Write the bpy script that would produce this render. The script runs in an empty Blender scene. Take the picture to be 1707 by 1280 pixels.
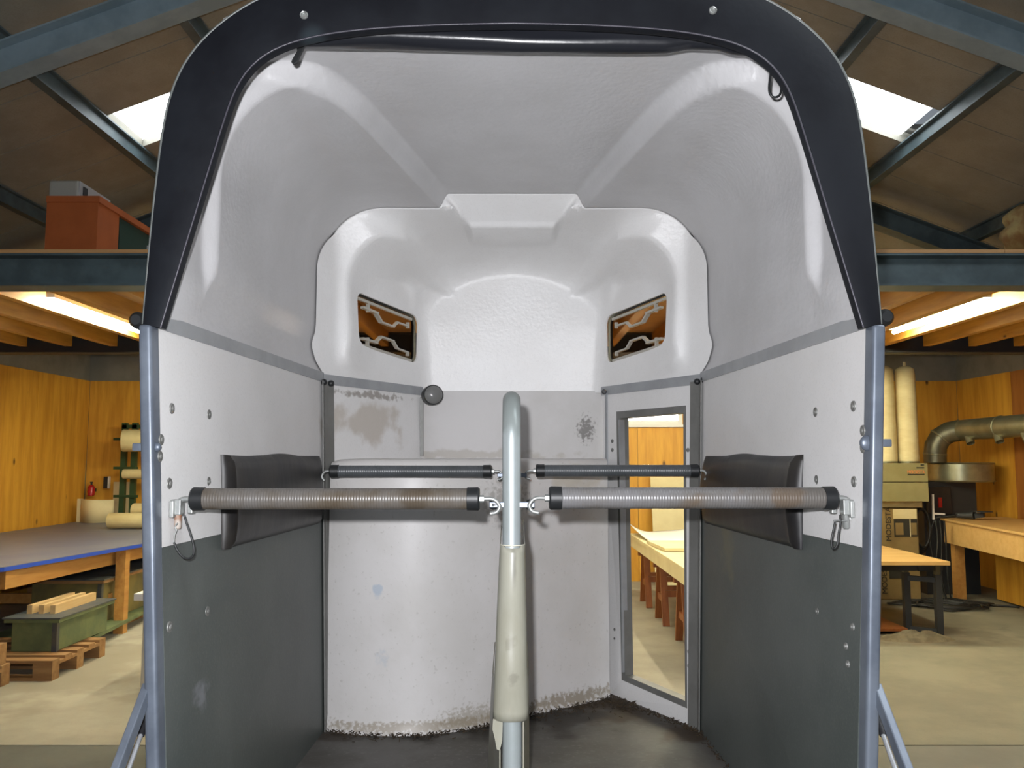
import bpy, bmesh, math, random
from mathutils import Vector, Matrix, noise
random.seed(4)
C = bpy.context.scene.collection
sc = bpy.context.scene
# ------------------------------------------------------------------ camera, world, lights, exposure
HC = 1.6                                   # eye height
F = 1400.0
TH = math.atan(125.0/F)                    # camera looks slightly upwards
cam = bpy.data.cameras.new('camera'); co = bpy.data.objects.new('camera', cam); C.objects.link(co)
co.location = (0, 0, HC); co.rotation_euler = (math.pi/2+TH, 0, 0)
cam.sensor_width = 36; cam.lens = 36*F/1707; cam.clip_start = .02; cam.clip_end = 200
sc.camera = co
w = bpy.data.worlds.new('sky'); sc.world = w; w.use_nodes = True
w.node_tree.nodes['Background'].inputs[0].default_value = (.78, .88, 1, 1)
w.node_tree.nodes['Background'].inputs[1].default_value = 0.25
def light(name, kind, loc, rot, energy, color, **k):
    d = bpy.data.lights.new(name, kind); d.energy = energy; d.color = color
    for a, b in k.items(): setattr(d, a, b)
    o = bpy.data.objects.new(name, d); C.objects.link(o); o.location = loc; o.rotation_euler = rot
    return o
# the photographer's flash, just above and left of the lens
light('flash', 'SPOT', (-.05, -.01, HC+.075), (math.pi/2+TH, 0, 0), 325, (.96, .965, 1), spot_size=math.radians(104), spot_blend=.55, shadow_soft_size=.016)
# area lamp added as daylight from an unseen hall door behind the photographer
light('added_door_light', 'AREA', (0, -3.6, 2.6), (math.radians(90), 0, 0), 14, (.80, .90, 1), shape='RECTANGLE', size=5, size_y=3.4)
TUBE = 250.0; SKYL = 9.0; WINL = 5.0
sc.view_settings.view_transform = 'Standard'; sc.view_settings.look = 'None'
sc.view_settings.exposure = 0.0; sc.view_settings.gamma = 1; sc.view_settings.use_curve_mapping = False

# ------------------------------------------------------------------ geometry helpers
def ray(px, py):
    xc = (px-853.5)/F; yc = (640-py)/F
    y = math.cos(TH)-yc*math.sin(TH); z = math.sin(TH)+yc*math.cos(TH)
    return xc/y, z/y
def at(px, py, Y):
    a, b = ray(px, py); return Vector((a*Y, Y, HC+b*Y))
def onz(px, py, z):
    a, b = ray(px, py); Y = (z-HC)/b; return Vector((a*Y, Y, z))
def onp(px, py, P, n):
    a, b = ray(px, py); d = Vector((a, 1, b)); o = Vector((0, 0, HC))
    return o+d*((Vector(P)-o).dot(n)/d.dot(n))
def ss(x, a, b):
    t = min(1, max(0, (x-a)/(b-a))); return t*t*(3-2*t)
def lerp(a, b, t): return a+(b-a)*t
class MB:
    def __init__(s): s.v = []; s.f = []
    def add(s, vs, fs):
        n = len(s.v); s.v += [Vector(v) for v in vs]; s.f += [tuple(i+n for i in f) for f in fs]; return s
    def box(s, c, d, M=None):
        x, y, z = d[0]/2, d[1]/2, d[2]/2
        vs = [Vector((a*x, b*y, e*z)) for a in (-1, 1) for b in (-1, 1) for e in (-1, 1)]
        if M is not None: vs = [M @ v for v in vs]
        vs = [v+Vector(c) for v in vs]
        return s.add(vs, [(0, 1, 3, 2), (4, 6, 7, 5), (0, 4, 5, 1), (2, 3, 7, 6), (0, 2, 6, 4), (1, 5, 7, 3)])
    def bb(s, x0, x1, y0, y1, z0, z1): return s.box(((x0+x1)/2, (y0+y1)/2, (z0+z1)/2), (abs(x1-x0), abs(y1-y0), abs(z1-z0)))
    def bar(s, a, b, wd, ht, up=(0, 0, 1)):
        a = Vector(a); b = Vector(b); t = (b-a).normalized(); u = Vector(up)
        if abs(t.dot(u)) > .98: u = Vector((0, 1, 0))
        r = t.cross(u).normalized(); u = r.cross(t).normalized()
        vs = [p+r*(i*wd/2)+u*(j*ht/2) for p in (a, b) for i, j in ((-1, -1), (1, -1), (1, 1), (-1, 1))]
        return s.add(vs, [(3, 2, 1, 0), (4, 5, 6, 7), (0, 1, 5, 4), (1, 2, 6, 5), (2, 3, 7, 6), (3, 0, 4, 7)])
    def tube(s, pts, r, n=12, cap=True, rf=None):
        pts = [Vector(p) for p in pts]; m = len(pts); vs = []
        t0 = (pts[1]-pts[0]).normalized(); u = Vector((0, 0, 1)) if abs(t0.z) < .9 else Vector((1, 0, 0))
        u = (u-t0*u.dot(t0)).normalized()
        for i, p in enumerate(pts):
            t = (pts[min(i+1, m-1)]-pts[max(i-1, 0)]).normalized()
            u = (u-t*u.dot(t)).normalized(); k = t.cross(u)
            rr_ = r if rf is None else rf(i/(m-1))
            for j in range(n):
                a = 2*math.pi*j/n; vs.append(p+(u*math.cos(a)+k*math.sin(a))*rr_)
        fs = [(i*n+j, i*n+(j+1) % n, (i+1)*n+(j+1) % n, (i+1)*n+j) for i in range(m-1) for j in range(n)]
        if cap: fs += [tuple(range(n-1, -1, -1)), tuple(range((m-1)*n, m*n))]
        return s.add(vs, fs)
    def lathe(s, c, axis, prof, n=20):
        """prof: (distance along the axis, radius)"""
        ax = Vector(axis).normalized(); u = Vector((0, 0, 1)) if abs(ax.z) < .9 else Vector((1, 0, 0))
        u = (u-ax*u.dot(ax)).normalized(); k = ax.cross(u); vs = []
        for d, r in prof:
            for j in range(n):
                a = 2*math.pi*j/n; vs.append(Vector(c)+ax*d+(u*math.cos(a)+k*math.sin(a))*max(r, 1e-4))
        m = len(prof)
        fs = [(i*n+j, i*n+(j+1) % n, (i+1)*n+(j+1) % n, (i+1)*n+j) for i in range(m-1) for j in range(n)]
        fs += [tuple(range(n-1, -1, -1)), tuple(range((m-1)*n, m*n))]
        return s.add(vs, fs)
    def slab(s, pts, off):
        """polygon pts thickened by the vector off"""
        n = len(pts); off = Vector(off)
        vs = [Vector(p) for p in pts]+[Vector(p)+off for p in pts]
        return s.add(vs, [tuple(range(n)), tuple(range(2*n-1, n-1, -1))]+[(i, n+i, n+(i+1) % n, (i+1) % n) for i in range(n)])
    def ring(s, outer, inner, off):
        n = len(outer); off = Vector(off)
        vs = [Vector(p) for p in outer]+[Vector(p) for p in inner]+[Vector(p)+off for p in outer]+[Vector(p)+off for p in inner]
        fs = []
        for i in range(n):
            j = (i+1) % n
            fs += [(i, j, n+j, n+i), (2*n+i, 3*n+i, 3*n+j, 2*n+j), (i, 2*n+i, 2*n+j, j), (n+i, n+j, 3*n+j, 3*n+i)]
        return s.add(vs, fs)
    def obj(s, name, mat, parent=None, smooth=None, bevel=0, seg=2, solid=0, soff=1.0):
        me = bpy.data.meshes.new(name); bm = bmesh.new()
        vs = [bm.verts.new(v) for v in s.v]
        for f in s.f:
            try: bm.faces.new([vs[i] for i in f])
            except ValueError: pass
        bmesh.ops.remove_doubles(bm, verts=bm.verts, dist=1e-5)
        bmesh.ops.recalc_face_normals(bm, faces=bm.faces)
        if bevel:
            es = [e for e in bm.edges if len(e.link_faces) == 2 and e.calc_face_angle(0) > .6]
            bmesh.ops.bevel(bm, geom=es, offset=bevel, segments=seg, affect='EDGES', profile=.6)
        if smooth is not None:
            for f in bm.faces: f.smooth = True
            for e in bm.edges:
                if len(e.link_faces) == 2 and e.calc_face_angle(0) > smooth: e.smooth = False
        bm.to_mesh(me); bm.free()
        o = bpy.data.objects.new(name, me); C.objects.link(o)
        if mat: me.materials.append(mat)
        if solid:
            md = o.modifiers.new('s', 'SOLIDIFY'); md.thickness = solid; md.offset = soff
        if parent is not None:
            o.parent = parent
            b = base(parent)
            if b.length:
                me.transform(Matrix.Translation(-b))
        return o
def base(o):
    b = Vector((0, 0, 0))
    while o is not None: b = b+Vector(o.location); o = o.parent
    return b
def thing(name, label, cat, loc=(0, 0, 0), group=None):
    o = bpy.data.objects.new(name, None); C.objects.link(o); o.location = loc; o.empty_display_size = .1
    o['label'] = label; o['category'] = cat
    if group: o['group'] = group
    return o
def tag(o, label, cat, group=None):
    o['label'] = label; o['category'] = cat
    if group: o['group'] = group
    return o
def struct(o): o['kind'] = 'structure'; return o
def stuff(o): o['kind'] = 'stuff'; return o
def dup(root, loc, label=None, group=None):
    r = root.copy(); C.objects.link(r); r.location = loc
    if label: r['label'] = label
    if group: r['group'] = group
    for ch in [c for c in C.objects if c.parent == root]:
        c = ch.copy(); C.objects.link(c); c.parent = r
        for g in [q for q in C.objects if q.parent == ch]:
            d = g.copy(); C.objects.link(d); d.parent = c
    return r

# ------------------------------------------------------------------ materials
def mat(name, col, rough=.6, metal=0., col2=None, ns=6., nd=4., stretch=(1, 1, 1), mix=(.35, .65), bump=0., bs=40., spec=.5,
        emit=None, es=0., stains=(), fine=None, coat=0., alpha=None, rim=None):
    m = bpy.data.materials.new(name); m.use_nodes = True; nt = m.node_tree; N = nt.nodes; L = nt.links
    b = N['Principled BSDF']
    b.inputs['Roughness'].default_value = rough; b.inputs['Metallic'].default_value = metal
    b.inputs['Specular IOR Level'].default_value = spec; b.inputs['Coat Weight'].default_value = coat
    tc = N.new('ShaderNodeTexCoord'); geo = N.new('ShaderNodeNewGeometry')
    rgb = N.new('ShaderNodeRGB'); rgb.outputs[0].default_value = (*col, 1); cur = rgb.outputs[0]
    def mixc(fac, a, bcol):
        mx = N.new('ShaderNodeMix'); mx.data_type = 'RGBA'
        if isinstance(fac, float): mx.inputs[0].default_value = fac
        else: L.new(fac, mx.inputs[0])
        L.new(a, mx.inputs[6])
        if isinstance(bcol, tuple): mx.inputs[7].default_value = (*bcol, 1)
        else: L.new(bcol, mx.inputs[7])
        return mx.outputs[2]
    def mathn(op, a, bb=None, cl=False):
        mn = N.new('ShaderNodeMath'); mn.operation = op; mn.use_clamp = cl
        for i, q in enumerate((a, bb)):
            if q is None: continue
            if isinstance(q, (int, float)): mn.inputs[i].default_value = q
            else: L.new(q, mn.inputs[i])
        return mn.outputs[0]
    def rng(v, a, bb, c=0., d=1.):
        r = N.new('ShaderNodeMapRange'); r.inputs[1].default_value = a; r.inputs[2].default_value = bb
        r.inputs[3].default_value = c; r.inputs[4].default_value = d; r.interpolation_type = 'SMOOTHSTEP'
        L.new(v, r.inputs[0]); return r.outputs[0]
    mp = N.new('ShaderNodeMapping'); L.new(tc.outputs['Object'], mp.inputs[0]); mp.inputs['Scale'].default_value = stretch
    if col2:
        nz = N.new('ShaderNodeTexNoise'); nz.inputs['Scale'].default_value = ns; nz.inputs['Detail'].default_value = nd
        nz.inputs['Roughness'].default_value = .62
        L.new(mp.outputs[0], nz.inputs['Vector'])
        cur = mixc(rng(nz.outputs[0], *mix), cur, col2)
    if fine:   # (scale, strength, colour)
        nf = N.new('ShaderNodeTexNoise'); nf.inputs['Scale'].default_value = fine[0]; nf.inputs['Detail'].default_value = 3
        L.new(mp.outputs[0], nf.inputs['Vector'])
        cur = mixc(rng(nf.outputs[0], fine[3] if len(fine) > 3 else .5, (fine[3] if len(fine) > 3 else .5)+.12, 0, fine[1]), cur, fine[2])
    for st in stains:   # dirt with a place of its own: (centre, radii, colour, strength, noise scale)
        p, r, sc_, k, sn = st
        sub = N.new('ShaderNodeVectorMath'); sub.operation = 'SUBTRACT'; L.new(geo.outputs['Position'], sub.inputs[0]); sub.inputs[1].default_value = p
        dv = N.new('ShaderNodeVectorMath'); dv.operation = 'DIVIDE'; L.new(sub.outputs[0], dv.inputs[0]); dv.inputs[1].default_value = r
        ln = N.new('ShaderNodeVectorMath'); ln.operation = 'LENGTH'; L.new(dv.outputs[0], ln.inputs[0])
        n2 = N.new('ShaderNodeTexNoise'); n2.inputs['Scale'].default_value = sn; n2.inputs['Detail'].default_value = 6; L.new(geo.outputs['Position'], n2.inputs['Vector'])
        v = mathn('ADD', ln.outputs['Value'], mathn('MULTIPLY', mathn('SUBTRACT', n2.outputs[0], .5), 2.6))
        cur = mixc(rng(v, 1.0, .35, 0, k), cur, sc_)
    L.new(cur, b.inputs['Base Color'])
    if bump:
        nb = N.new('ShaderNodeTexNoise'); nb.inputs['Scale'].default_value = bs; nb.inputs['Detail'].default_value = 4
        L.new(mp.outputs[0], nb.inputs['Vector'])
        bp = N.new('ShaderNodeBump'); bp.inputs['Strength'].default_value = bump; bp.inputs['Distance'].default_value = .004
        L.new(nb.outputs[0], bp.inputs['Height']); L.new(bp.outputs[0], b.inputs['Normal'])
    if rim:    # fine ribs along local axis index rim[0], rim[1] ribs per metre
        sx = N.new('ShaderNodeSeparateXYZ'); L.new(tc.outputs['Object'], sx.inputs[0])
        s_ = mathn('SINE', mathn('MULTIPLY', sx.outputs[rim[0]], 2*math.pi*rim[1]))
        bp = N.new('ShaderNodeBump'); bp.inputs['Strength'].default_value = rim[2]; bp.inputs['Distance'].default_value = .003
        L.new(s_, bp.inputs['Height']); L.new(bp.outputs[0], b.inputs['Normal'])
    if emit:
        b.inputs['Emission Color'].default_value = (*emit, 1); b.inputs['Emission Strength'].default_value = es
    if alpha is not None:
        b.inputs['Transmission Weight'].default_value = 1; b.inputs['IOR'].default_value = 1.05
    return m
def wood(name, c1, c2, axis=2, sc_=1., rough=.6, knots=None, bump=.15):
    st = [9*sc_, 9*sc_, 9*sc_]; st[axis] = .9*sc_
    m = mat(name, c1, rough, col2=c2, ns=2.2, nd=6, stretch=tuple(st), mix=(.3, .72), bump=bump, bs=8)
    if knots:
        nt = m.node_tree; N = nt.nodes; L = nt.links
        b = N['Principled BSDF']; old = b.inputs['Base Color'].links[0].from_socket
        tc = N.new('ShaderNodeTexCoord'); mp = N.new('ShaderNodeMapping'); s = [2.2]*3; s[axis] = 1.2; mp.inputs['Scale'].default_value = s
        L.new(tc.outputs['Object'], mp.inputs[0])
        vo = N.new('ShaderNodeTexVoronoi'); vo.inputs['Scale'].default_value = knots; L.new(mp.outputs[0], vo.inputs['Vector'])
        r = N.new('ShaderNodeMapRange'); r.inputs[1].default_value = .10; r.inputs[2].default_value = .03; L.new(vo.outputs['Distance'], r.inputs[0])
        mx = N.new('ShaderNodeMix'); mx.data_type = 'RGBA'; L.new(r.outputs[0], mx.inputs[0]); L.new(old, mx.inputs[6])
        mx.inputs[7].default_value = (.09, .035, .01, 1); L.new(mx.outputs[2], b.inputs['Base Color'])
    return m
WHITE = (.60, .595, .60)
M = {}
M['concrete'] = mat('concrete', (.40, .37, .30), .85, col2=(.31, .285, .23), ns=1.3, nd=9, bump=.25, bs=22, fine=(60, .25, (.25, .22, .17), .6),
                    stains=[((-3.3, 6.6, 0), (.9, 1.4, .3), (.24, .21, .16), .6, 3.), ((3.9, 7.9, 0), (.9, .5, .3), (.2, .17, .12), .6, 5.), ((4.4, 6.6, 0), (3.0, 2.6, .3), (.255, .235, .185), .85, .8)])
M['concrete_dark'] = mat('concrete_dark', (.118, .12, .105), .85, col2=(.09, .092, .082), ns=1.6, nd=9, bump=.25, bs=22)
M['ply'] = wood('ply', (.68, .35, .04), (.50, .225, .02), 2, .55, .55, knots=1.6)
M['ply_dark'] = wood('ply_dark', (.40, .155, .03), (.27, .09, .015), 2, .55, .55)
M['panel'] = mat('panel', (.28, .27, .225), .75, col2=(.235, .225, .185), ns=3, fine=(90, .3, (.2, .18, .14)), bump=.2, bs=60)
M['wallpanel'] = mat('wallpanel', (.22, .21, .18), .8, col2=(.18, .17, .145), ns=3)
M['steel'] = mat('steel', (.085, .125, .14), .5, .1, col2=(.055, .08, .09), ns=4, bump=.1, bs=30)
M['steel_daylit'] = mat('steel_daylit', (.24, .32, .37), .5, .1, col2=(.19, .26, .30), ns=4, bump=.1, bs=30)  # same steel as the beam; daylight on the near frame painted in lighter
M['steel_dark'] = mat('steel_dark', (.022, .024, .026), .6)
M['joist'] = wood('joist', (.50, .25, .035), (.34, .155, .018), 1, .8, .6, knots=2.4)
M['deck'] = wood('deck', (.50, .30, .13), (.38, .2, .08), 0, .6, .6)
M['beech'] = wood('beech', (.66, .42, .16), (.58, .34, .11), 0, .8, .45)
M['lightwood'] = wood('lightwood', (.62, .44, .22), (.52, .34, .15), 1, .8, .6)
M['benchwood'] = wood('benchwood', (.50, .26, .07), (.38, .17, .04), 1, .8, .55)
M['palletwood'] = wood('palletwood', (.34, .19, .075), (.22, .11, .04), 0, .9, .8)
M['trestle'] = wood('trestle', (.30, .10, .028), (.2, .06, .015), 2, .8, .45)
M['tube_light'] = mat('tube_light', (1, 1, 1), .5, emit=(1., .95, .68), es=TUBE)
M['fitting'] = mat('fitting', (.8, .8, .76), .4)
M['skylight'] = mat('skylight', (.9, .95, 1), .5, emit=(.90, .96, 1.), es=SKYL)
M['winpane'] = mat('winpane', (.9, .95, 1), .3, emit=(1., .97, 1.), es=WINL)
M['winframe'] = mat('winframe', (.75, .73, .70), .5)
M['bluetop'] = mat('bluetop', (.125, .135, .20), .42, col2=(.16, .165, .21), ns=2.2, nd=8, bump=.06, bs=30)
M['blueedge'] = mat('blueedge', (.01, .06, .42), .4)
M['paperroll'] = mat('paperroll', (.72, .62, .33), .8, col2=(.66, .55, .28), ns=5)
M['pale'] = mat('pale', (.74, .64, .38), .75, col2=(.68, .57, .32), ns=3)
M['greensteel'] = mat('greensteel', (.02, .055, .02), .5)
M['red'] = mat('red', (.35, .01, .012), .25)
M['black'] = mat('black', (.012, .012, .014), .5)
M['cable'] = mat('cable', (.012, .013, .013), .5)
M['whitebox'] = mat('whitebox', (.55, .54, .46), .5)
M['green_mould'] = mat('green_mould', (.14, .175, .075), .6, col2=(.085, .12, .06), ns=5, nd=7, bump=.2)
M['green_mould2'] = mat('green_mould2', (.11, .10, .045), .6, col2=(.20, .16, .05), ns=3, nd=5)
M['moulddark'] = mat('moulddark', (.045, .055, .07), .55, col2=(.08, .08, .07), ns=9)
M['cabwood'] = mat('cabwood', (.36, .095, .025), .5, col2=(.31, .08, .02), ns=5)
M['cabgreen'] = mat('cabgreen', (.012, .04, .032), .5)
M['silver'] = mat('silver', (.62, .64, .66), .3, .6)
M['casegrey'] = mat('casegrey', (.30, .30, .27), .5)
M['insul'] = mat('insul', (.30, .24, .10), .9, col2=(.22, .13, .05), ns=8, bump=.8, bs=14)
M['bag'] = mat('bag', (.72, .62, .35), .85, col2=(.66, .55, .29), ns=4, stretch=(1, 1, 3), bump=.3, bs=12)
M['machine'] = mat('machine', (.30, .27, .125), .55, col2=(.26, .23, .10), ns=4)
M['duct'] = mat('duct', (.34, .33, .22), .35, .75, col2=(.26, .25, .16), ns=5, nd=5)
M['ductdark'] = mat('ductdark', (.15, .14, .09), .4, .5, col2=(.10, .095, .06), ns=5)
M['carton'] = mat('carton', (.24, .165, .06), .8, col2=(.2, .13, .045), ns=3)
M['cartonprint'] = mat('cartonprint', (.02, .018, .012), .7)
M['orange_ink'] = mat('orange_ink', (.75, .25, .08), .6)
M['dust'] = mat('dust', (.20, .17, .11), .95, col2=(.13, .11, .07), ns=12, bump=1, bs=40)
# trailer
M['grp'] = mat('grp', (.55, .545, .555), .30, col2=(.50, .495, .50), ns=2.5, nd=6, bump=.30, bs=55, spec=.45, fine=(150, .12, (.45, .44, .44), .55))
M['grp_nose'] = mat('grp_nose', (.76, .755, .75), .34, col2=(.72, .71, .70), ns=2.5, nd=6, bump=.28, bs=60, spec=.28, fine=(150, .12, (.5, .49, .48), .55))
M['board'] = mat('board', (.72, .71, .705), .45, col2=(.67, .66, .65), ns=2.5, nd=7, bump=.12, bs=70, fine=(160, .12, (.42, .41, .40), .55),
     stains=[((-.62, 3.62, 1.75), (.22, .35, .10), (.34, .27, .19), .5, 9.), ((-.60, 3.62, 1.875), (.22, .3, .02), (.10, .07, .04), .6, 40.)])
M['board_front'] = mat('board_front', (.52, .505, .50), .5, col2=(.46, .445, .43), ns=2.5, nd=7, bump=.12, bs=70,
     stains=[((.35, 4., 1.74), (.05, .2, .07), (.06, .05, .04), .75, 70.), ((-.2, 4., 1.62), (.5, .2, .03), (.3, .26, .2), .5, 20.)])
M['boardgrey'] = mat('boardgrey', (.088, .10, .094), .48, col2=(.066, .078, .073), ns=2.2, nd=8, bump=.10, bs=80, fine=(170, .22, (.13, .14, .135), .52),
     stains=[((-.80, 2.16, 1.01), (.08, .06, .05), (.25, .26, .29), .55, 18.), ((.78, 3.0, 1.3), (.06, .14, .12), (.16, .15, .08), .45, 8.)])
M['box_white'] = mat('box_white', (.66, .64, .63), .42, col2=(.60, .58, .56), ns=2.2, nd=8, bump=.10, bs=40, fine=(70, .35, (.36, .34, .31), .62),
     stains=[((-.52, 3.3, 1.10), (.022, .1, .03), (.36, .45, .56), .6, 30.), ((-.50, 3.3, .84), (.03, .1, .03), (.42, .48, .55), .4, 40.),
             ((-.30, 3.3, .585), (.60, .4, .026), (.24, .19, .12), .65, 70.), ((.25, 3.68, .59), (.35, .4, .036), (.20, .15, .08), .7, 60.), ((-.15, 3.36, .60), (.16, .4, .05), (.22, .18, .11), .5, 80.),
             ((.25, 3.7, 1.52), (.2, .4, .09), (.46, .40, .28), .5, 9.), ((-.02, 3.45, 1.44), (.10, .3, .10), (.2, .18, .15), .45, 60.), ((-.3, 3.3, 1.45), (.05, .1, .05), (.2, .17, .13), .35, 60.)])
M['trailer_floor'] = mat('trailer_floor', (.105, .10, .092), .6, col2=(.07, .065, .055), ns=3.5, nd=9, bump=.4, bs=26, fine=(50, .4, (.15, .145, .135), .56),
     stains=[((.45, 3.75, .56), (.30, .34, .1), (.045, .026, .010), .95, 6.), ((-.2, 3.35, .56), (.6, .14, .1), (.022, .018, .013), .95, 7.), ((.15, 3.50, .56), (.25, .16, .1), (.02, .015, .01), .95, 7.),
             ((.66, 3.30, .56), (.14, .14, .1), (.04, .024, .012), .9, 7.), ((-.66, 3.3, .56), (.14, .10, .1), (.03, .02, .012), .9, 7.), ((.78, 2.6, .56), (.10, .8, .1), (.035, .028, .018), .8, 6.)])
M['alu'] = mat('alu', (.36, .375, .39), .42, .35, col2=(.30, .31, .325), ns=6, nd=5, bump=.05)
M['alu_dark'] = mat('alu_dark', (.20, .20, .19), .5, .3, col2=(.16, .16, .15), ns=6)
M['galv'] = mat('galv', (.16, .185, .225), .38, .3, col2=(.11, .13, .165), ns=7, nd=7, bump=.10, bs=18)
M['galvpipe'] = mat('galvpipe', (.38, .42, .43), .36, .35, col2=(.36, .40, .40), ns=9, nd=6, mix=(.42, .6), bump=.06, bs=18,
     stains=[((0, 2.1, 1.74), (.2, .3, .09), (.27, .30, .29), .8, 14.)])
M['zinc'] = mat('zinc', (.30, .31, .30), .42, .5)
M['rust'] = mat('rust', (.25, .09, .03), .8, .2, col2=(.5, .45, .4), ns=30)
M['frame_rubber'] = mat('frame_rubber', (.0055, .006, .0085), .52, col2=(.010, .0115, .015), ns=3, nd=4, bump=.10, bs=60, spec=.22,
     stains=[((-.475, 1.93, 2.60), (.045, .05, .045), (.022, .03, .036), .8, .3)])
M['tarp'] = mat('tarp', (.012, .013, .017), .28, bump=.5, bs=9, spec=.6)
M['pad'] = mat('pad', (.008, .008, .0095), .42, col2=(.026, .023, .020), ns=3.5, nd=6, stretch=(1, 2.2, .8), bump=.5, bs=5, spec=.35)
M['rubber'] = mat('rubber', (.012, .013, .014), .45)
M['bar_front'] = mat('bar_front', (.155, .153, .157), .36, col2=(.115, .105, .095), ns=5, nd=7, rim=(0, 150., .16), fine=(7, .7, (.11, .075, .045), .55), spec=.5)
M['bar_brown'] = mat('bar_brown', (.125, .118, .112), .38, col2=(.085, .066, .045), ns=4, nd=7, rim=(0, 150., .16), fine=(8, .5, (.06, .045, .03), .56), spec=.45)
M['bar_breast'] = mat('bar_breast', (.085, .092, .10), .36, col2=(.06, .066, .07), ns=5, nd=6, rim=(0, 150., .16), spec=.5)
M['sleeve'] = mat('sleeve', (.32, .315, .26), .38, col2=(.25, .24, .185), ns=3, nd=6, stretch=(2, 1, .6), bump=.15, bs=14,
     stains=[((.004, 2.02, 1.345), (.012, .05, .055), (.15, .145, .12), .75, 9.), ((.0, 2.02, 1.17), (.02, .05, .03), (.18, .17, .13), .5, 50.), ((.006, 2.02, 1.08), (.015, .05, .02), (.16, .15, .12), .5, 60.)])
M['sleeve_edge'] = mat('sleeve_edge', (.58, .56, .46), .5)
M['smoked'] = mat('smoked', (.62, .45, .30), .08, alpha=1)
M['clear_plastic'] = mat('clear_plastic', (.38, .36, .31), .3)
M['lens'] = mat('lens', (.16, .16, .155), .2, bump=.4, bs=60)
M['tyre'] = mat('tyre', (.015, .015, .015), .85)
M['straw'] = mat('straw', (.05, .03, .012), .9, col2=(.02, .014, .008), ns=30)

# ------------------------------------------------------------------ hall: floor, walls, roof
YB = 11.2; XL = -5.65; XR = 5.95; YN = -4.2
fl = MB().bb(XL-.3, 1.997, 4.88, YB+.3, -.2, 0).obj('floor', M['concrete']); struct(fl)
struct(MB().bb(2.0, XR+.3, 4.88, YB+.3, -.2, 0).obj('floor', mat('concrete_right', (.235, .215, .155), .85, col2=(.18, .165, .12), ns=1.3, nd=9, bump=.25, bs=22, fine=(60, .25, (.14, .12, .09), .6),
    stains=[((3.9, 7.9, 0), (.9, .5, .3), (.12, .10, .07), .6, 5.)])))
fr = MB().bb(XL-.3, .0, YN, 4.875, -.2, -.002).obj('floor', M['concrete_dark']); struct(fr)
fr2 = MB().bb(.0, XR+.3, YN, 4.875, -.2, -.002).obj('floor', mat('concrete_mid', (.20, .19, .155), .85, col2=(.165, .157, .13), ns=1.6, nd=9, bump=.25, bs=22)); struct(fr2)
PLY = 2.64
def plywall(name, pts0, pts1, y_or_x, axis, n, m=None, z1=PLY, t=.018, skip=()):
    pass
H0 = 3.96+HC; SL = .385; RX = .14        # the ridge is a little right of the camera
def zroof(x): return H0-SL*abs(x-RX)
# left / right walls: upper panels plus a lining of plywood sheets
for nm, X, s in (('wall_left', XL, 1), ('wall_right', XR, -1)):
    wl = MB().bb(X-.12*s, X-.018*s, YN, YB+.05, 0, zroof(X)+.05).obj(nm, M['wallpanel']); struct(wl)
    k = 0; y = YB
    while y > 1.4:
        MB().bb(X-.018*s, X, y-1.216, y-.004, .0, 2.0 if False else PLY).obj('plywood_sheet', M['ply'] if k % 2 == 0 or s > 0 else M['ply_dark'], wl)
        y -= 1.22; k += 1
# far wall with a window
wx0, wx1, wz0, wz1 = 1.30, 2.22, HC+.505, HC+1.25
wf = MB()
wf.bb(XL-.3, wx0, YB+.02, YB+.12, 0, 6.2); wf.bb(wx1, XR+.3, YB+.02, YB+.12, 0, 6.2); wf.bb(wx0, wx1, YB+.02, YB+.12, 0, wz0); wf.bb(wx0, wx1, YB+.02, YB+.12, wz1, 6.2)
wfo = wf.obj('wall_front', M['wallpanel']); struct(wfo)
x = XL
while x < XR-.1:
    x1 = min(x+1.22, XR)
    mm = M['ply'] if x < 1.2 or x > 4 else M['ply']
    if x1 < wx0 or x > wx1: MB().bb(x+.003, x1-.003, YB, YB+.018, 0, PLY).obj('plywood_sheet', mm, wfo)
    else:
        MB().bb(x+.003, x1-.003, YB, YB+.018, 0, wz0-.04).obj('plywood_sheet', mm, wfo)
        if x < wx0: MB().bb(x+.003, wx0-.04, YB, YB+.018, wz0-.036, PLY).obj('plywood_sheet', mm, wfo)
        if x1 > wx1: MB().bb(wx1+.04, x1-.003, YB, YB+.018, wz0-.036, PLY).obj('plywood_sheet', mm, wfo)
    x += 1.22
wn = MB().ring([(wx0-.02, YB-.02, wz0-.05), (wx1+.05, YB-.02, wz0-.05), (wx1+.05, YB-.02, wz1+.02), (wx0-.02, YB-.02, wz1+.02)],
               [(wx0+.03, YB-.02, wz0), (wx1, YB-.02, wz0), (wx1, YB-.02, wz1-.04), (wx0+.03, YB-.02, wz1-.04)], (0, .10, 0)).obj('window_1', M['winframe']); struct(wn)
MB().bb(wx0-.04, wx1+.07, YB-.07, YB, wz0-.085, wz0-.05).obj('window_sill', M['winframe'], wn)
MB().bb(wx0+.03, wx1, YB+.04, YB+.05, wz0, wz1-.04).obj('pane', M['winpane'], wn)
# wall behind the photographer, with an open hall door added to let daylight in
wr = MB(); wr.bb(XL, -2.6, YN-.1, YN, 0, 6.2); wr.bb(2.6, XR, YN-.1, YN, 0, 6.2); wr.bb(-2.6, 2.6, YN-.1, YN, 4.3, 6.2)
struct(wr.obj('wall_rear', M['wallpanel']))
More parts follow.
